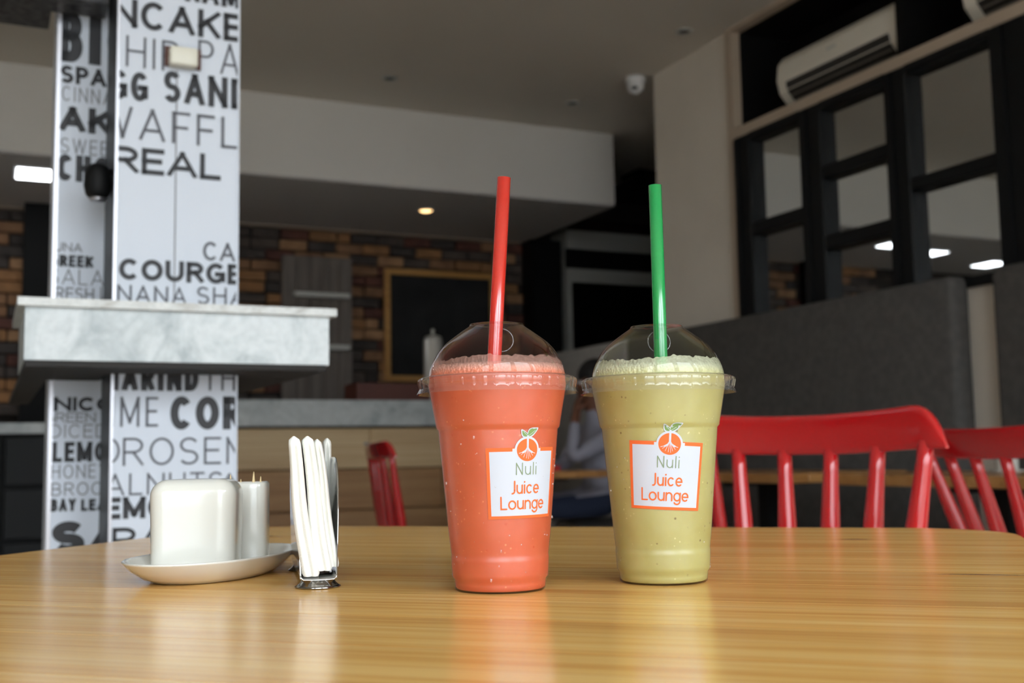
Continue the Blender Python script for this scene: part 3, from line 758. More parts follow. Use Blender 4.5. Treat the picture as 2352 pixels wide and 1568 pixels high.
# ================================================================== red spindle-back chairs
def spindle_chair(label, recline=13):
    root = thing('spindle_chair', label, 'chair', (0, 0, 0), 0, 'red spindle back chairs')
    HW, N = .238, 48
    rec = math.tan(math.radians(recline))
    def back_y(z): return .105 + (z-.45)*rec
    def bow(s): return -.032*s*s
    # top rail: bent board, rounded upper corners, drooping tips
    rows = []
    for i in range(N+1):
        s = -1 + 2*i/N
        a = abs(s)
        ztop = .884 - .060*max(0, (a-.72)/.28)**2.6
        zbot = .822 - .004*max(0, (a-.6)/.4)**2 + .003*(1-a)
        ztop += .013*s*s; zbot += .013*s*s
        if a > .985: ztop = max(zbot+.004, ztop-.004)
        th = .011*(1-.55*max(0, (a-.85)/.15)**2)
        ring = []
        hh = (ztop-zbot)/2; zm = (ztop+zbot)/2
        M_ = 16
        for j in range(M_):
            t_ = 2*math.pi*j/M_
            cy = math.copysign(abs(math.cos(t_))**.55, math.cos(t_))*th
            cz = math.copysign(abs(math.sin(t_))**.45, math.sin(t_))*hh
            z = zm + cz
            ring.append((HW*s, back_y(z) + bow(s) + cy, z))
        rows.append(ring)
    mb = MB(); mb.grid(rows, True, True)
    mb.add(rows[0], [tuple(range(16))]); mb.add(rows[-1], [tuple(range(15, -1, -1))])
    mb.obj('top_rail', M['red'], root)
    for k in range(6):
        s = -.86 + 1.72*k/5
        xt, xb = HW*s, .172*s
        zt = .826 + .013*s*s
        yb = .135 - .045*s*s
        yt = back_y(zt) + bow(s)
        pts, rad = [], []
        for j in range(13):
            f = j/12
            pts.append((xb+(xt-xb)*f, yb+(yt-yb)*f, .45+(zt+.006-.45)*f))
            rad.append(.0112 + .0066*math.sin(math.pi*min(1, f*1.12))**1.0*(1-.35*f))
        MB().tube(pts, rad, 14).obj('spindle', M['red'], root)
    # saddle seat
    rows = []
    for (k, z) in ((.0, .4185), (.6, .4185), (.93, .422), (1, .435), (.99, .449), (.94, .455), (.5, .449), (0, .447)):
        rows.append([(k*.205*math.copysign(abs(math.cos(t_))**.75, math.cos(t_)), k*.20*math.copysign(abs(math.sin(t_))**.75, math.sin(t_)), z) for t_ in [2*math.pi*i/40 for i in range(40)]])
    MB().grid(rows, True, True).obj('seat', M['red'], root)
    for sx in (-1, 1):
        for sy in (-1, 1):
            MB().tube([(sx*.13, sy*.13, .425), (sx*.155, sy*.155, .28), (sx*.20, sy*.20, 0)], [.013, .017, .011], 14).obj('leg', M['red'], root)
    for sx in (-1, 1):
        MB().tube([(sx*.168, -.168, .2), (sx*.168, 0, .2), (sx*.168, .168, .2)], [.008, .011, .008], 10).obj('stretcher', M['red'], root)
    MB().tube([(-.168, 0, .2), (0, 0, .2), (.168, 0, .2)], [.008, .011, .008], 10).obj('stretcher', M['red'], root)
    return root
ch = spindle_chair('red spindle back chair at the far side of the table, right of the green cup', 7)
ch.location = (.325, 1.602, 0); ch.rotation_euler = (0, 0, math.radians(-49))
ch = spindle_chair('darker red spindle back chair cut off by the right edge', 20)
ch.scale = (1, 1, .981); ch.location = (1.122, 2.211, 0); ch.rotation_euler = (0, 0, math.radians(107.5))
ch = spindle_chair('small distant red spindle back chair seen edge on before the bar planks', 13)
ch.location = (-.33, 4.22, 0); ch.rotation_euler = (0, 0, math.radians(108))
dup(ch, (.552, 2.87, 0), math.radians(108), 'red spindle back chair almost hidden behind the green cup')

# ================================================================== seated person behind the cups
def person():
    root = thing('person', 'person in a grey shirt and navy trousers seated at the far table, chin on hand', 'person', W(3.08, 5.50, 0), ANG)
    # local axes: -x is where the person faces, y along the wall, z up
    J = {'pel': ((0.04, 0, .585), (.13, .15)), 'waist': ((.05, 0, .68), (.115, .14)), 'chest': ((.03, 0, .86), (.12, .165)), 'neck0': ((.0, 0, 1.02), (.065, .08)), 'neck': ((-.02, 0, 1.08), (.05, .05)),
         'jaw': ((-.05, 0, 1.145), (.062, .06)), 'head': ((-.03, 0, 1.225), (.095, .078)), 'crown': ((-.02, 0, 1.30), (.07, .06)), 'nose': ((-.135, 0, 1.20), (.014, .014))}
    Ed = [('pel', 'waist'), ('waist', 'chest'), ('chest', 'neck0'), ('neck0', 'neck'), ('neck', 'jaw'), ('jaw', 'head'), ('head', 'crown'), ('head', 'nose')]
    for s, n in ((1, 'f'), (-1, 'n')):
        J.update({'hip'+n: ((-.02, .10*s, .565), (.085, .085)), 'knee'+n: ((-.46, .13*s, .55), (.062, .062)), 'ank'+n: ((-.44, .13*s, .09), (.042, .042)), 'toe'+n: ((-.60, .14*s, .045), (.035, .035))})
        Ed += [('pel', 'hip'+n), ('hip'+n, 'knee'+n), ('knee'+n, 'ank'+n), ('ank'+n, 'toe'+n)]
    # near arm: elbow on the table, hand at the chin
    J.update({'shn': ((.02, -.19, .955), (.065, .065)), 'eln': ((-.26, -.17, .80), (.045, .045)), 'wrn': ((-.19, -.10, 1.04), (.030, .026)), 'pan': ((-.165, -.075, 1.085), (.034, .022)),
              'shf': ((.02, .19, .955), (.065, .065)), 'elf': ((-.10, .25, .76), (.045, .045)), 'wrf': ((-.33, .14, .79), (.030, .026)), 'paf': ((-.40, .11, .785), (.034, .020))})
    Ed += [('chest', 'shn'), ('shn', 'eln'), ('eln', 'wrn'), ('wrn', 'pan'), ('chest', 'shf'), ('shf', 'elf'), ('elf', 'wrf'), ('wrf', 'paf')]
    for k in range(4):
        J['fn%d' % k] = ((-.155+.004*k, -.085+.018*k, 1.125), (.010, .010)); J['fm%d' % k] = ((-.125, -.085+.02*k, 1.145), (.009, .009))
        Ed += [('pan', 'fn%d' % k), ('fn%d' % k, 'fm%d' % k)]
        J['gn%d' % k] = ((-.45+.006*abs(k-1), .14-.02*k, .775), (.010, .010)); J['gm%d' % k] = ((-.485+.008*abs(k-1), .145-.022*k, .765), (.008, .008))
        Ed += [('paf', 'gn%d' % k), ('gn%d' % k, 'gm%d' % k)]
    J['tn'] = ((-.15, -.115, 1.085), (.011, .011)); J['tn2'] = ((-.12, -.11, 1.115), (.010, .010)); Ed += [('pan', 'tn'), ('tn', 'tn2')]
    J['tf'] = ((-.40, .065, .785), (.011, .011)); J['tf2'] = ((-.43, .05, .778), (.009, .009)); Ed += [('paf', 'tf'), ('tf', 'tf2')]
    bm = bmesh.new()
    sk = bm.verts.layers.skin.verify()
    V = {}
    for n, (p, r) in J.items():
        v = bm.verts.new(p); v[sk].radius = r; v[sk].use_root = (n == 'pel'); V[n] = v
    for a, b in Ed: bm.edges.new((V[a], V[b]))
    me = bpy.data.meshes.new('body_skeleton'); bm.to_mesh(me); bm.free()
    tmp = bpy.data.objects.new('body_tmp', me); COL.objects.link(tmp)
    tmp.modifiers.new('skin', 'SKIN'); ss = tmp.modifiers.new('sub', 'SUBSURF'); ss.levels = 2; ss.render_levels = 2
    dg = bpy.context.evaluated_depsgraph_get()
    body = bpy.data.meshes.new_from_object(tmp.evaluated_get(dg))
    bpy.data.objects.remove(tmp)
    body.name = 'body'
    body.materials.clear()
    for mm in (mat('skin_brown', srgb(112, 70, 50), .55), mat('grey_shirt', srgb(148, 146, 158), .85), mat('navy_trousers', srgb(36, 44, 66), .9), mat('dark_shoes', srgb(30, 28, 28), .5)): body.materials.append(mm)
    for p in body.polygons:
        c = p.center; p.use_smooth = True
        hand = (c.z > 1.0 and c.x < -.10 and c.y < -.03) or (c.x < -.30 and abs(c.z-.79) < .05 and c.y > .02 and c.z > .745)
        if c.z > 1.065 or hand: p.material_index = 0
        elif c.z > .61 or (c.x > .02 and c.z > .57): p.material_index = 1
        elif c.z < .09: p.material_index = 3
        else: p.material_index = 2
    link('body', body, root)
    hb = MB()
    hb.ellipsoid((-.0, 0, 1.262), (.112, .094, .10), 24, 14)
    hb.ellipsoid((.05, 0, 1.20), (.06, .085, .085), 20, 12)
    hb.obj('hair', mat('black_hair', srgb(22, 18, 17), .7), root)
    for s in (-1, 1):
        MB().ellipsoid((-.118, .032*s, 1.222), (.010, .013, .009), 12, 8).obj('eye', M['white_plastic'], root)
        MB().ellipsoid((-.02, .083*s, 1.21), (.020, .010, .030), 12, 8).obj('ear', body.materials[0], root)
    MB().ellipsoid((-.112, 0, 1.152), (.010, .022, .006), 12, 8).obj('mouth', mat('lips', srgb(96, 48, 44), .5), root)
person()
root = thing('sheet_of_paper', 'white paper sheet held upright in front of the seated person', 'paper', W(2.66, 5.44, .7505), ANG)
MB().add([(-.03, -.07, 0), (-.03, .07, 0), (.03, .07, .13), (.03, -.07, .13), (-.027, -.07, 0), (-.027, .07, 0), (.033, .07, .13), (.033, -.07, .13)], [(0, 1, 2, 3), (7, 6, 5, 4), (0, 4, 5, 1), (1, 5, 6, 2), (2, 6, 7, 3), (3, 7, 4, 0)]).obj('page', M['white_plastic'], root)

# ================================================================== MAIN TABLE
TA = math.radians(-17.9)
T_, N_ = Vector((math.cos(TA), math.sin(TA), 0)), Vector((-math.sin(TA), math.cos(TA), 0))
troot = thing('pine_table', 'large honey pine table with rounded corners in the foreground', 'table', T_*(-.315) + N_*.727, TA)
hx, hy, rc = .447, .528, .105
outl = []
for (sx, sy, a0) in ((1, 1, 0), (-1, 1, 90), (-1, -1, 180), (1, -1, 270)):
    for k in range(9):
        a = math.radians(a0 + 90*k/8)
        outl.append((sx*(hx-rc) + rc*math.cos(a) - (.014 if sx > 0 else 0), sy*(hy-rc) + rc*math.sin(a)))
seams = [-.53] + [s-.727 for s in (.287, .375, .463, .55, .638, .726, .814, .902, .99, 1.078, 1.166)] + [.53]
for a, b in zip(seams, seams[1:]):
    bm = bmesh.new()
    n = len(outl)
    lo_ = [bm.verts.new((x, y, .722)) for x, y in outl]; hi_ = [bm.verts.new((x, y, .75)) for x, y in outl]
    bm.faces.new(lo_[::-1]); bm.faces.new(hi_)
    for i in range(n): bm.faces.new((lo_[i], lo_[(i+1) % n], hi_[(i+1) % n], hi_[i]))
    for (lim, sgn) in ((a+.0003, -1), (b-.0003, 1)):
        r_ = bmesh.ops.bisect_plane(bm, geom=list(bm.verts)+list(bm.edges)+list(bm.faces), plane_co=(0, lim, 0), plane_no=(0, sgn, 0), clear_outer=True)
        ed = [g for g in r_['geom_cut'] if isinstance(g, bmesh.types.BMEdge)]
        if ed: bmesh.ops.holes_fill(bm, edges=ed)
    mb = MB(); mb.from_bm(bm)
    o = mb.obj('plank', M['table'], troot)
for sx in (-1, 1):
    MB().box(sx*.36-.03, sx*.36+.03, -.42, .42, .68, .7215).obj('rail', M['table'], troot)
    for sy in (-1, 1):
        MB().rbox(sx*.36-.03, sx*.36+.03, sy*.40-.03, sy*.40+.03, 0, .68, .005, 1, False).obj('leg', M['table'], troot)

# ================================================================== JUICE CUPS
CUP = [(.0268, 0), (.0279, .0010), (.0283, .0068), (.0296, .0084), (.0300, .0130), (.0304, .0200), (.0301, .0214), (.0316, .034), (.0345, .066), (.0373, .0968), (.0374, .0980), (.0386, .0994), (.0427, .122), (.0434, .1260)]
def dense(prof, step=.0016):
    out = [prof[0]]
    for p, q in zip(prof, prof[1:]):
        k = max(1, int(math.hypot(q[0]-p[0], q[1]-p[1])/step))
        out += [(p[0]+(q[0]-p[0])*i/k, p[1]+(q[1]-p[1])*i/k) for i in range(1, k+1)]
    return out
def cup_r(z):
    for (r0_, z0), (r1_, z1) in zip(CUP, CUP[1:]):
        if z <= z1: return r0_ + (r1_-r0_)*max(0, (z-z0)/(z1-z0))
    return CUP[-1][0]
DOME = spline([(.0430, .1316), (.0424, .1350), (.0413, .1384), (.0399, .1414), (.0368, .1468), (.0335, .1508), (.0298, .1541), (.0236, .1587), (.0196, .1614), (.0172, .1630)], 4)
def dome_r(z):
    for (r0_, z0), (r1_, z1) in zip(DOME, DOME[1:]):
        if z <= z1: return r0_ + (r1_-r0_)*max(0, (z-z0)/(z1-z0))
    return DOME[-1][0]
PET = clear_plastic('clear_cup_plastic', (.98, .98, .98, 1), .30, .07, .30)
LID = clear_plastic('clear_lid_plastic', (.96, .96, .965, 1), .03, .03)
RIM = clear_plastic('clear_rim_plastic', (.96, .96, .96, 1), .05, .075, .85, .035, (.9, .9, .9, 1))
DROP = clear_plastic('water_drop', (.99, .99, .99, 1), .03, .09, .85, .10, (.95, .95, .95, 1))
ORANGE = mat('label_orange', srgb(226, 104, 52), .6, spec=.2)
WHITE = mat('label_white', srgb(190, 194, 203), .7, spec=.2)
GREEN = mat('label_green', srgb(118, 144, 86), .6, spec=.2)
PALEGREEN = mat('label_olive', srgb(130, 144, 112), .6, spec=.2)
def juice_mat(name, base, dark, fleck, fleck2, sr):
    mm = mat(name, base, .45, sss=.35, sss_r=sr)
    t = NT(mm); v = t.coords()
    c = t.ramp(t.noise(v, 40, 5, .6), [(.3, dark), (.7, base)])
    vo = t.n('ShaderNodeTexVoronoi'); vo.inputs['Scale'].default_value = 230
    t.l(v, vo.inputs['Vector'])
    f1 = t.ramp(vo.outputs['Distance'], [(.10, (1, 1, 1, 1)), (.22, (0, 0, 0, 1))])
    gate = t.ramp(t.noise(v, 150, 2), [(.56, (0, 0, 0, 1)), (.64, (.9, .9, .9, 1))])
    c = t.mix(c, fleck, t.mix(f1, gate, 1.0, 'MULTIPLY'))
    vo2 = t.n('ShaderNodeTexVoronoi'); vo2.inputs['Scale'].default_value = 330
    t.l(v, vo2.inputs['Vector'])
    f2 = t.ramp(vo2.outputs['Distance'], [(.10, (1, 1, 1, 1)), (.25, (0, 0, 0, 1))])
    gate2 = t.ramp(t.noise(v, 120, 2, .5, .7), [(.58, (0, 0, 0, 1)), (.66, (.6, .6, .6, 1))])
    c = t.mix(c, fleck2, t.mix(f2, gate2, 1.0, 'MULTIPLY'))
    t.color(c)
    return mm
JUICE1 = juice_mat('orange_juice', srgb(208, 98, 64), srgb(198, 87, 52), srgb(196, 70, 36), srgb(252, 168, 116), (.006, .002, .0012))
JUICE2 = juice_mat('green_juice', srgb(182, 175, 112), srgb(172, 162, 95), srgb(110, 92, 50), srgb(226, 220, 160), (.004, .0035, .0015))
def foam_mat(name, col, low, alpha):
    mm = mat(name, col, .4)
    t = NT(mm); v = t.coords()
    vo = t.n('ShaderNodeTexVoronoi'); vo.inputs['Scale'].default_value = 620
    t.l(v, vo.inputs['Vector'])
    t.bump(vo.outputs['Distance'], .8, .0008)
    out = [n for n in t.t.nodes if n.type == 'OUTPUT_MATERIAL'][0]
    tr = t.n('ShaderNodeBsdfTransparent'); mx = t.n('ShaderNodeMixShader')
    # bubbles thin out upwards: the film gets clearer towards its upper edge
    tc = t.n('ShaderNodeTexCoord'); sp = t.n('ShaderNodeSeparateXYZ'); t.l(tc.outputs['Object'], sp.inputs[0])
    mr = t.n('ShaderNodeMapRange'); mr.inputs['From Min'].default_value = .1335; mr.inputs['From Max'].default_value = .1380
    mr.inputs['To Min'].default_value = 1.0; mr.inputs['To Max'].default_value = alpha
    t.l(sp.outputs['Z'], mr.inputs['Value'])
    mh = t.n('ShaderNodeMapRange'); mh.inputs['From Min'].default_value = .1318; mh.inputs['From Max'].default_value = .1362
    t.l(sp.outputs['Z'], mh.inputs['Value'])
    t.color(t.mix(low, col, mh.outputs[0]))
    nz = t.ramp(t.noise(v, 260, 4), [(.3, (.75, .75, .75, 1)), (.6, (1, 1, 1, 1))])
    mu = t.n('ShaderNodeMath', operation='MULTIPLY'); t.l(mr.outputs[0], mu.inputs[0]); t.l(nz, mu.inputs[1])
    t.l(mu.outputs[0], mx.inputs[0]); t.l(tr.outputs[0], mx.inputs[1]); t.l(t.b.outputs[0], mx.inputs[2])
    t.l(mx.outputs[0], out.inputs['Surface'])
    return mm
FOAM1 = foam_mat('orange_foam', srgb(226, 172, 152), srgb(222, 122, 88), .34)
FOAM2 = foam_mat('green_foam', srgb(212, 212, 178), srgb(200, 196, 140), .6)

LOW = {  # round-ended strokes of the label lettering; width, strokes (unit x-height = 1)
 'J': (.62, [[(1, 1.5), (1, .35)] + arc(.45, .35, .55, .38, 0, -100, 8)]),
 'N': (.95, [[(0, 0), (0, 1.45)], [(0, 1.45), (1, 0)], [(1, 0), (1, 1.45)]]),
 'L': (.8, [[(0, 1.5), (0, 0), (1, 0)]]),
 'u': (.85, [[(0, 1), (0, .42)] + arc(.5, .42, .5, .42, 180, 360, 10) + [(1, 1)], [(1, .5), (1, 0)]]),
 'i': (.0, [[(.5, 0), (.5, 1)], [(.5, 1.38), (.5, 1.42)]]),
 'l': (.0, [[(.5, 0), (.5, 1.5)]]),
 'c': (.9, [arc(.5, .5, .5, .5, 48, 312, 14)]),
 'e': (.95, [[(0, .5), (1, .5)] + arc(.5, .5, .5, .5, 8, 312, 16)]),
 'o': (1.0, [arc(.5, .5, .5, .5, 0, 360, 20)]),
 'n': (.85, [[(0, 0), (0, 1)], [(0, .5)] + arc(.5, .58, .5, .42, 180, 0, 10) + [(1, 0)]]),
 'g': (.95, [arc(.5, .5, .5, .5, 0, 360, 20), [(1, 1), (1, -.05)] + arc(.5, -.05, .5, .42, 0, -150, 10)]),
}
def fine(pts, step=.0012):
    out = [Vector(pts[0])]
    for p in pts[1:]:
        p = Vector(p); d = (p-out[-1]).length
        k = max(1, int(math.ceil(d/step))); a = out[-1].copy()
        for i in range(1, k+1): out.append(a + (p-a)*(i/k))
    return out
def cup(loc, label, juice, foam, ang, zc, tilt, droplets, seed):
    root = thing('juice_cup', label, 'cup', loc, 0, 'takeaway cups with dome lids')
    n = 96
    # clear body
    mb = MB(); mb.lathe(dense(CUP) + [(.0455, .1275), (.0475, .1285), (.0478, .1300), (.0465, .1306), (.0440, .1300)], n)
    mb.disc(CUP[0][0], 0, n, flip=True)
    mb.obj('cup_body', PET, root)
    # juice
    jp = [(max(r-.0003, .001), z+(.0012 if i < 2 else 0)) for i, (r, z) in enumerate(CUP)] + [(.0426, .1285), (.0426, .1310)]
    mb = MB(); mb.lathe(dense(jp), n); mb.disc(jp[0][0], jp[0][1], n, flip=True); mb.disc(.0426, .1310, n)
    mb.obj('juice', juice, root)
    # foam clinging to the dome, ragged upper edge
    rr = random.Random(seed)
    ph = [rr.random()*6.28 for _ in range(6)]
    def top(t_): return .1412 + .0007*math.sin(2*t_+ph[0]) + .0005*math.sin(5*t_+ph[1]) + .0003*math.sin(13*t_+ph[2]) + .0003*math.sin(29*t_+ph[3]) + .00025*math.sin(47*t_+ph[4]) + .0002*math.sin(67*t_+ph[5])
    rows = []
    N2 = 288
    for f in (0, .2, .4, .6, .8, .93, 1.0):
        ring = []
        for i in range(N2):
            t_ = 2*math.pi*i/N2
            z = .1312 + (top(t_)-.1312)*f
            r = dome_r(z) - (.0003 if f < .95 else .0006)
            ring.append((r*math.cos(t_), r*math.sin(t_), z))
        rows.append(ring)
    MB().grid(rows, True, True).obj('foam', foam, root)
    # dome lid
    lp = list(DOME) + [(.0171, .1638), (.0167, .1643), (.0160, .1644), (.0140, .1640), (.0088, .1637), (.0078, .1637)]
    lid = MB().lathe(lp, n).obj('dome_lid', LID, root)
    rib = lambda t_, j: (.00075*max(0, math.cos(44*t_))**6 if 4 <= j <= 7 else 0)
    rp = [(.0430, .1316), (.0440, .1308), (.0462, .1309), (.0482, .1304), (.0491, .1291), (.0494, .1274), (.0490, .1258), (.0487, .1242), (.0490, .1230), (.0504, .1207), (.0507, .1203)]
    MB().lathe(rp, 352, rib).obj('lid_rim', RIM, lid)
    MB().lathe([(.0072, -.00008), (.0079, -.00008), (.0079, .00008), (.0072, .00008)], 40, closed=True).obj('flap_edge', RIM, lid)
    fl = [c for c in lid.children if c.name.startswith('flap_edge')][0]
    fl.location = (.003, .0105, .1553); fl.rotation_euler = (math.radians(80), 0, math.radians(6))
    # label, bent round the cup wall; layout in millimetres from the label centre
    rm = cup_r(zc); ct, st = math.cos(tilt), math.sin(tilt)
    def put(x, y, off):
        x, y = (x*ct - y*st)*.001, (x*st + y*ct)*.001
        z = zc + y; r = cup_r(z) + off*1e-5; a = ang + x/rm
        return (r*math.cos(a), r*math.sin(a), z)
    def rect(mb, x0, x1, y0, y1, off):
        nx, ny = max(1, int((x1-x0)/1.2)), max(1, int((y1-y0)/1.5))
        mb.grid([[put(x0+(x1-x0)*i/nx, y0+(y1-y0)*j/ny, off) for i in range(nx+1)] for j in range(ny+1)], False, True)
    def disc(mb, cx, cy, r, off):
        rows = [[put(cx + r*k*math.cos(2*math.pi*i/40), cy + r*k*math.sin(2*math.pi*i/40), off) for i in range(40)] for k in (.01, .35, .7, 1)]
        mb.grid(rows, True, True)
    def ribbon(mb, pts, wt, off, rounded=True):
        vs_, fs_ = stroke(fine(pts, 1.0), wt, False, rounded)
        mb.add([put(p.x, p.y, off) for p in vs_], fs_, True)
    mb = MB(); rect(mb, -23.5, 23.5, -21, 21, 12)
    lab = mb.obj('label_sticker', ORANGE, root)
    mb = MB(); rect(mb, -21.5, 21.5, -19.2, 18.7, 18); rect(mb, -8.2, 10.2, 18.7, 20.4, 18)
    mb.obj('label_field', WHITE, lab)
    mb = MB(); disc(mb, 1, 19.6, 7.9, 24); rect(mb, -.1, 2.1, 26.5, 28, 24)
    mb.obj('emblem_halo', WHITE, lab)
    mb = MB(); disc(mb, 1, 19.5, 6.7, 32); mb.obj('emblem_disc', ORANGE, lab)
    def leaf(mb, base, tip, w_, off, grow=0.0):
        b, t2 = Vector(base), Vector(tip); d = (t2-b); L_ = d.length; d.normalize(); nn = Vector((-d.y, d.x))
        rows = []
        for i in range(15):
            f = i/14
            h = (w_*math.sin(math.pi*f**.85)**.9 + grow) if 0 < i < 14 else grow*.6
            c = b + d*(L_*f + (grow if i == 14 else (-grow if i == 0 else 0))) + nn*(.10*L_*math.sin(math.pi*f))
            p, q = c + nn*h, c - nn*h
            rows.append([put(p.x, p.y, off), put(c.x, c.y, off), put(q.x, q.y, off)])
        mb.grid(rows, False, True)
    for (tip, w_) in (((-2.6, 31.2), 1.25), ((7.4, 32.2), 1.75)):
        mb = MB(); leaf(mb, (1, 27.2), tip, w_, 26, .55); mb.obj('leaf_outline', WHITE, lab)
        mb = MB(); leaf(mb, (1.05, 27.6), (tip[0]*.97, tip[1]-.15), w_, 34); mb.obj('leaf', GREEN, lab)
        mb = MB(); ribbon(mb, [(1.05, 27.6), (1+(tip[0]-1)*.75, 27.6+(tip[1]-27.6)*.75)], .22, 40); mb.obj('leaf_vein', WHITE, lab)
    mb = MB()
    ribbon(mb, [(1, 27.6), (1, 20.5)], 1.25, 40)
    ribbon(mb, [(1, 21.2), (-.2, 19.3), (-2.2, 18.1)], .8, 40); ribbon(mb, [(1, 21.2), (2.2, 19.3), (4.2, 18.1)], .8, 40)
    for k, (ex, ey, w_) in enumerate(((-4.3, 17.6, .5), (-3.2, 16.6, .4), (-1.6, 15.2, .4), (.2, 14.6, .4), (1.6, 14.2, .35), (2.8, 15.2, .4), (4.4, 16.2, .4), (5.9, 17.5, .5), (-2.0, 17.6, .45), (4.0, 17.7, .45))):
        ribbon(mb, [(1 + (.25 if ex > 1 else -.25), 20.8), (1+(ex-1)*.35, 18.9), (1+(ex-1)*.62, 18.0 + (ey-17)*.25), (ex, ey)], w_*.62, 40)
    mb.obj('emblem_roots', WHITE, lab)
    def text(s, x0, x1, y0, xh, wt, mm, gp):
        free = (x1-x0) - wt
        gap = xh*gp
        ws = [LOW[c][0] for c in s]
        k = (free - gap*(len(s)-1))/sum(ws)
        mb = MB(); x = x0 + wt/2
        for c, w_ in zip(s, ws):
            for pts in LOW[c][1]:
                q = [(x + (px*w_*k if w_ else 0), y0 + py*xh) for px, py in pts]
                ribbon(mb, q, wt, 40)
            x += w_*k + gap
        mb.obj('lettering', mm, lab)
    text('Nuli', -6.2, 7.4, 5.0, 4.7, .56, PALEGREEN, .42)
    text('Juice', -9.8, 10.0, -6.0, 4.7, .92, ORANGE, .33)
    text('Lounge', -15.8, 14.8, -15.2, 4.7, .92, ORANGE, .30)
    # condensation beads
    mb = MB()
    for _ in range(droplets):
        z = .006 + rr.random()*.10; a = rr.random()*6.283; r = cup_r(z)
        s = .00022 + .0006*rr.random()**4
        mb.ellipsoid(((r+.0001)*math.cos(a), (r+.0001)*math.sin(a), z), (s, s, s*(1+rr.random()*.6)), 8, 6)
    tag(mb.obj('condensation', DROP, root), kind='stuff')
    return root
c1 = (-.0097, .710, .75); c2 = (.0947, .738, .75)
cup(c1, 'takeaway dome lid cup of orange juice with red straw', JUICE1, FOAM1, math.radians(-62.0), .0655, math.radians(.5), 110, 5)
cup(c2, 'takeaway dome lid cup of pale green juice with green straw', JUICE2, FOAM2, math.radians(-91.0), .0678, math.radians(-3.2), 50, 9)

def straw_mat(name, col, col2):
    mm = bpy.data.materials.new(name); mm.use_nodes = True
    nt = mm.node_tree; nt.nodes.clear()
    N = nt.nodes.new
    out = N('ShaderNodeOutputMaterial'); df = N('ShaderNodeBsdfDiffuse'); tl = N('ShaderNodeBsdfTranslucent'); tr = N('ShaderNodeBsdfTransparent'); gl = N('ShaderNodeBsdfGlossy')
    df.inputs['Color'].default_value = col; tl.inputs['Color'].default_value = col; tr.inputs['Color'].default_value = col2; gl.inputs['Roughness'].default_value = .2
    a, b, c = N('ShaderNodeMixShader'), N('ShaderNodeMixShader'), N('ShaderNodeMixShader')
    a.inputs[0].default_value = .50; b.inputs[0].default_value = .2
    lw = N('ShaderNodeLayerWeight'); lw.inputs['Blend'].default_value = .5
    pw = N('ShaderNodeMath'); pw.operation = 'POWER'; pw.inputs[1].default_value = 4
    ma = N('ShaderNodeMath'); ma.operation = 'MULTIPLY_ADD'; ma.inputs[1].default_value = .6; ma.inputs[2].default_value = .14
    L = nt.links.new
    L(lw.outputs['Facing'], pw.inputs[0]); L(pw.outputs[0], ma.inputs[0]); L(ma.outputs[0], c.inputs[0])
    L(df.outputs[0], a.inputs[1]); L(tl.outputs[0], a.inputs[2]); L(a.outputs[0], b.inputs[1]); L(tr.outputs[0], b.inputs[2])
    L(b.outputs[0], c.inputs[1]); L(gl.outputs[0], c.inputs[2]); L(c.outputs[0], out.inputs['Surface'])
    return mm
def straw(p_top, p_low, mm, label):
    a, b = Vector(p_top), Vector(p_low)
    d = (a-b); L_ = d.length + .10
    root = tag(MB().lathe([(.00435, 0), (.00435, L_), (.00405, L_), (.00405, 0)], 32, closed=True).obj('drinking_straw', mm), label, 'straw', 'drinking straws')
    root.location = a - d.normalized()*L_
    root.rotation_euler = Vector((0, 0, 1)).rotation_difference(d.normalized()).to_euler()
    return root
straw((-.0033, .710, 1.0085), (-.0113, .710, .892), straw_mat('red_straw', srgb(246, 66, 48), srgb(255, 150, 130)), 'red drinking straw standing in the orange juice cup')
straw((.0968, .738, 1.0085), (.0972, .738, .896), straw_mat('green_straw', srgb(40, 200, 108), srgb(140, 240, 180)), 'green drinking straw standing in the pale green juice cup')

# ================================================================== CRUET TRAY
tray_c = Vector((-.214, .822, .75)); ta = math.radians(75)
root = thing('oval_tray', 'white oval ceramic tray under the two white pots', 'tray', tray_c, ta)
rows = []
for k, z in ((.01, .0012), (.60, .0012), (.66, 0), (.70, .0006), (.80, .0035), (.92, .0092), (.99, .0142), (1.005, .0153), (.995, .0160), (.97, .0150), (.88, .0095), (.78, .0062), (.66, .0050), (.3, .0048), (.01, .0048)):
    ring = []
    for i in range(72):
        t_ = 2*math.pi*i/72
        sx = math.copysign(abs(math.cos(t_))**.95, math.cos(t_))
        ring.append((.087*k*sx*(1.04 if sx > 0 else 1), .047*k*math.sin(t_)*(1-.10*sx), z))
    rows.append(ring)
MB().grid(rows, True, True).obj('dish', M['ceramic'], root)
root = thing('ceramic_pot', 'large glossy white rounded block pot at the front of the oval tray', 'pot', (-.2275, .818, .7550), math.radians(2))
def round_rect(hx_, hy_, c, z, n=10):
    pts = []
    for (sx, sy, a0) in ((1, 1, 0), (-1, 1, 90), (-1, -1, 180), (1, -1, 270)):
        for k in range(n+1):
            a_ = math.radians(a0 + 90*k/n)
            pts.append((sx*(hx_-c) + c*math.cos(a_), sy*(hy_-c) + c*math.sin(a_), z))
    return pts
rows = [round_rect(.001, .001, .0005, 0), round_rect(.0265, .019, .009, 0), round_rect(.0290, .0205, .011, .0012)]
rows += [round_rect(.0293 + .0010*f, .0210 + .0006*f, .0115, .0035 + .0490*f) for f in (0, .2, .4, .6, .8, 1)]
for k in range(1, 9):
    a_ = math.radians(90*k/8); i_ = .0115*(1-math.cos(a_))
    rows.append(round_rect(.0303-i_, .0216-i_, max(.0115-i_*.75, .003), .0525 + .0115*math.sin(a_)))
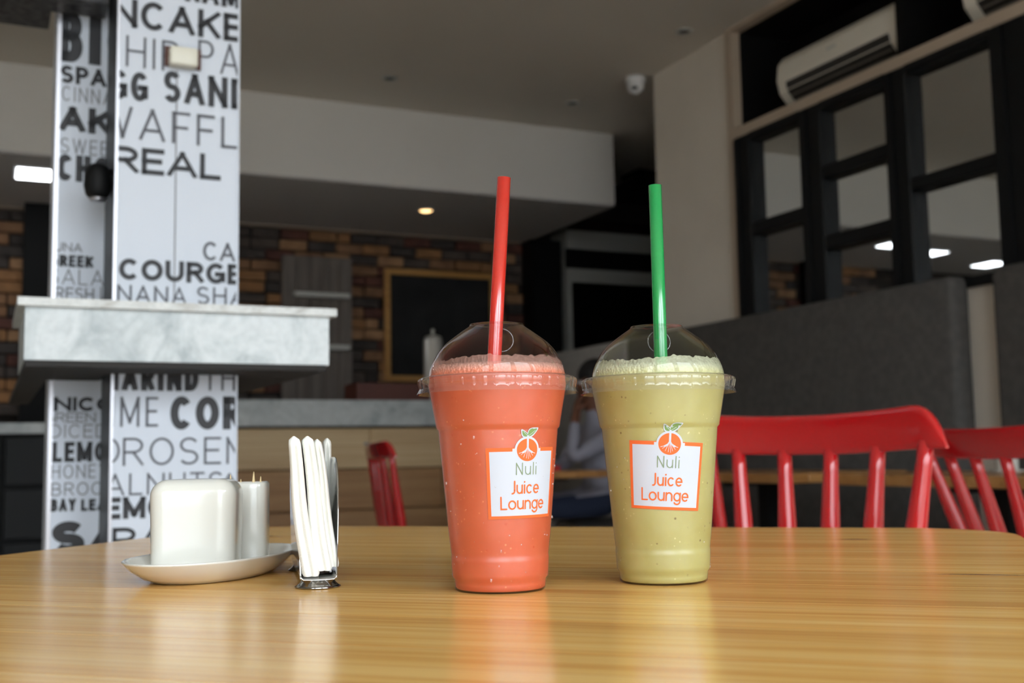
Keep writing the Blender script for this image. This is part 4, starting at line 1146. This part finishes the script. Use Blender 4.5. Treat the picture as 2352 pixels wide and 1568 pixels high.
rows += [round_rect(.012, .007, .003, .0642), round_rect(.001, .001, .0005, .0642)]
MB().grid(rows, True, True).obj('block_body', M['ceramic'], root)
pot_c = Vector((-.2045, .872, .7550))
root = thing('toothpick_holder', 'small white rounded square toothpick pot behind the block pot', 'pot', pot_c, math.radians(4))
def sq_ring(h, z, e=.5): return [(h*math.copysign(abs(math.cos(t_))**e, math.cos(t_)), h*math.copysign(abs(math.sin(t_))**e, math.sin(t_)), z) for t_ in [2*math.pi*i/56 for i in range(56)]]
rows = [sq_ring(h, z) for h, z in ((.0002, 0), (.0145, 0), (.0158, .0012), (.0163, .004), (.0163, .0555), (.0160, .0588), (.0150, .0602), (.0140, .0598), (.0133, .0575), (.0130, .006), (.0002, .005))]
MB().grid(rows, True, True).obj('pot_wall', M['ceramic'], root)
pick = MB().tube([(0, 0, 0), (0, 0, .004), (0, 0, .051), (0, 0, .060)], [.0005, .0013, .0013, .0002], 8).mesh('toothpick', M['toothpick'])
for (dx, dy, tx, ty, lab, dz) in ((-.0085, -.004, -.10, .02, 'wooden toothpick leaning left at the corner of the block pot', 0.0), (-.0035, -.006, .02, .03, 'short upright wooden toothpick, second from the left in the pot', -.003), (.0050, -.005, .05, .02, 'tallest wooden toothpick in the small white pot', .0015), (.0092, -.004, .06, -.03, 'wooden toothpick at the right side of the small white pot', -.0015)):
    o = tag(link('toothpick', pick, None, pot_c + Vector((dx, dy, .0062+dz*.5))), lab, 'toothpick', 'toothpicks in the small pot')
    o.scale = (1, 1, 1 + dz/.066*.8)
    o.rotation_euler = (ty, tx*.5, 0)

# ================================================================== NAPKIN HOLDER and napkins
ho = Vector((-.1405, .794, .75)); ha = math.radians(13.3)
root = thing('napkin_holder', 'polished steel napkin holder with flared feet', 'napkin holder', ho, ha)
def panel(side):
    th = .0007
    mb = MB()
    prof = []
    for i in range(41):
        f = -1 + 2*i/40
        z = .0065 + .0765*(1-abs(f)**3.2)**(1/2.0)
        prof.append((.067*f, z))
    rows = []
    for (y, z) in prof:
        col = []
        for k in range(9):
            zz = .0065 + (z-.0065)*k/8
            x = side*(.0112 + .0032*((zz-.0065)/.08))
            col.append((x, y, zz))
        rows.append(col)
    mb.grid(rows, False, True)
    o = mb.obj('side_panel', M['chrome'], root)
    sm = o.modifiers.new('solid', 'SOLIDIFY'); sm.thickness = .0008; sm.offset = 0
panel(-1); panel(1)
rows = []
for k in range(13):
    a = math.pi*k/12
    rows.append(None)
prof = [(-.0113, .0085), (-.0109, .0066), (-.0095, .0056), (0, .0054), (.0095, .0056), (.0109, .0066), (.0113, .0085)]
o = MB().grid([[(x, y, z) for (x, z) in prof] for y in (-.067, -.03, .03, .067)], False, True).obj('channel_floor', M['chrome'], root)
sm = o.modifiers.new('solid', 'SOLIDIFY'); sm.thickness = .0008; sm.offset = 0
for s in (-1, 1):
    rows = [[(rx*math.cos(2*math.pi*i/40), s*.0575 + ry*math.sin(2*math.pi*i/40), z) for i in range(40)] for rx, ry, z in ((.0142, .0150, .0002), (.0148, .0156, .0008), (.0130, .0138, .0018), (.0112, .0118, .0034), (.0104, .0104, .0052), (.001, .001, .0052))]
    MB().grid(rows, True, True).obj('foot', M['dark_chrome'], root)
def napkin(xb, xt, y0, y1, zb, zt, hw, label, curl=0.0):
    H = zt-zb
    rt = link('napkin', None, None, ho + Vector((.0022, 0, 0)), ha - math.radians(2.0))
    tag(rt, label, 'napkin', 'paper napkins in the steel holder')
    rows = []
    for i in range(41):
        f = i/40
        z = zb + H*f
        c = xb + (xt-xb)*f + curl*math.sin(math.pi*f) + .0005*math.sin(7*f + xb*900)
        h = hw*(1.18 - .40*f)
        if f > .955: h *= math.sqrt(max(0.03, 1-((f-.955)/.0452)**2))
        if i == 0: h *= .8
        crease = 1 - smoothstep(.90, .985, f)
        ring = []
        for j in range(-8, 9):
            g = abs(j)/8
            two = .0026*(abs(g-.5)/.5)**2.2
            one = .0020*g*g
            y = y0 + two*crease + one*(1-crease) + .0010*math.sin(z*55 + xt*300) + (.0015 if f > .97 else 0)
            ring.append((c + h*j/8, y, z))
        for (a_, y) in ((1, y0+.008), (1, y1-.002), (.85, y1), (-.85, y1), (-1, y1-.002), (-1, y0+.008)):
            ring.append((c + h*a_, y, z))
        rows.append(ring)
    mb = MB(); mb.grid(rows, True, True)
    mb.add(rows[0], [tuple(range(len(rows[0])))]); mb.add(rows[-1], [tuple(range(len(rows[-1])-1, -1, -1))])
    mb.obj('folded_sheet', M['napkin'], rt)
napkin(-.0050, -.0158, -.0690, .004, .0078, .0965, .0048, 'folded white paper napkin nearest the oval tray in the holder', -.0010)
napkin(.0036, -.0066, -.0665, .008, .0110, .0965, .0047, 'folded white paper napkin second from the oval tray in the holder', -.0008)
napkin(.0094, -.0008, -.0640, .012, .0130, .0945, .0031, 'thin folded white paper napkin third from the oval tray in the holder', .0004)
napkin(.0085, .0082, .0180, .058, .0080, .0965, .0034, 'folded white paper napkin set further back against the far steel side')
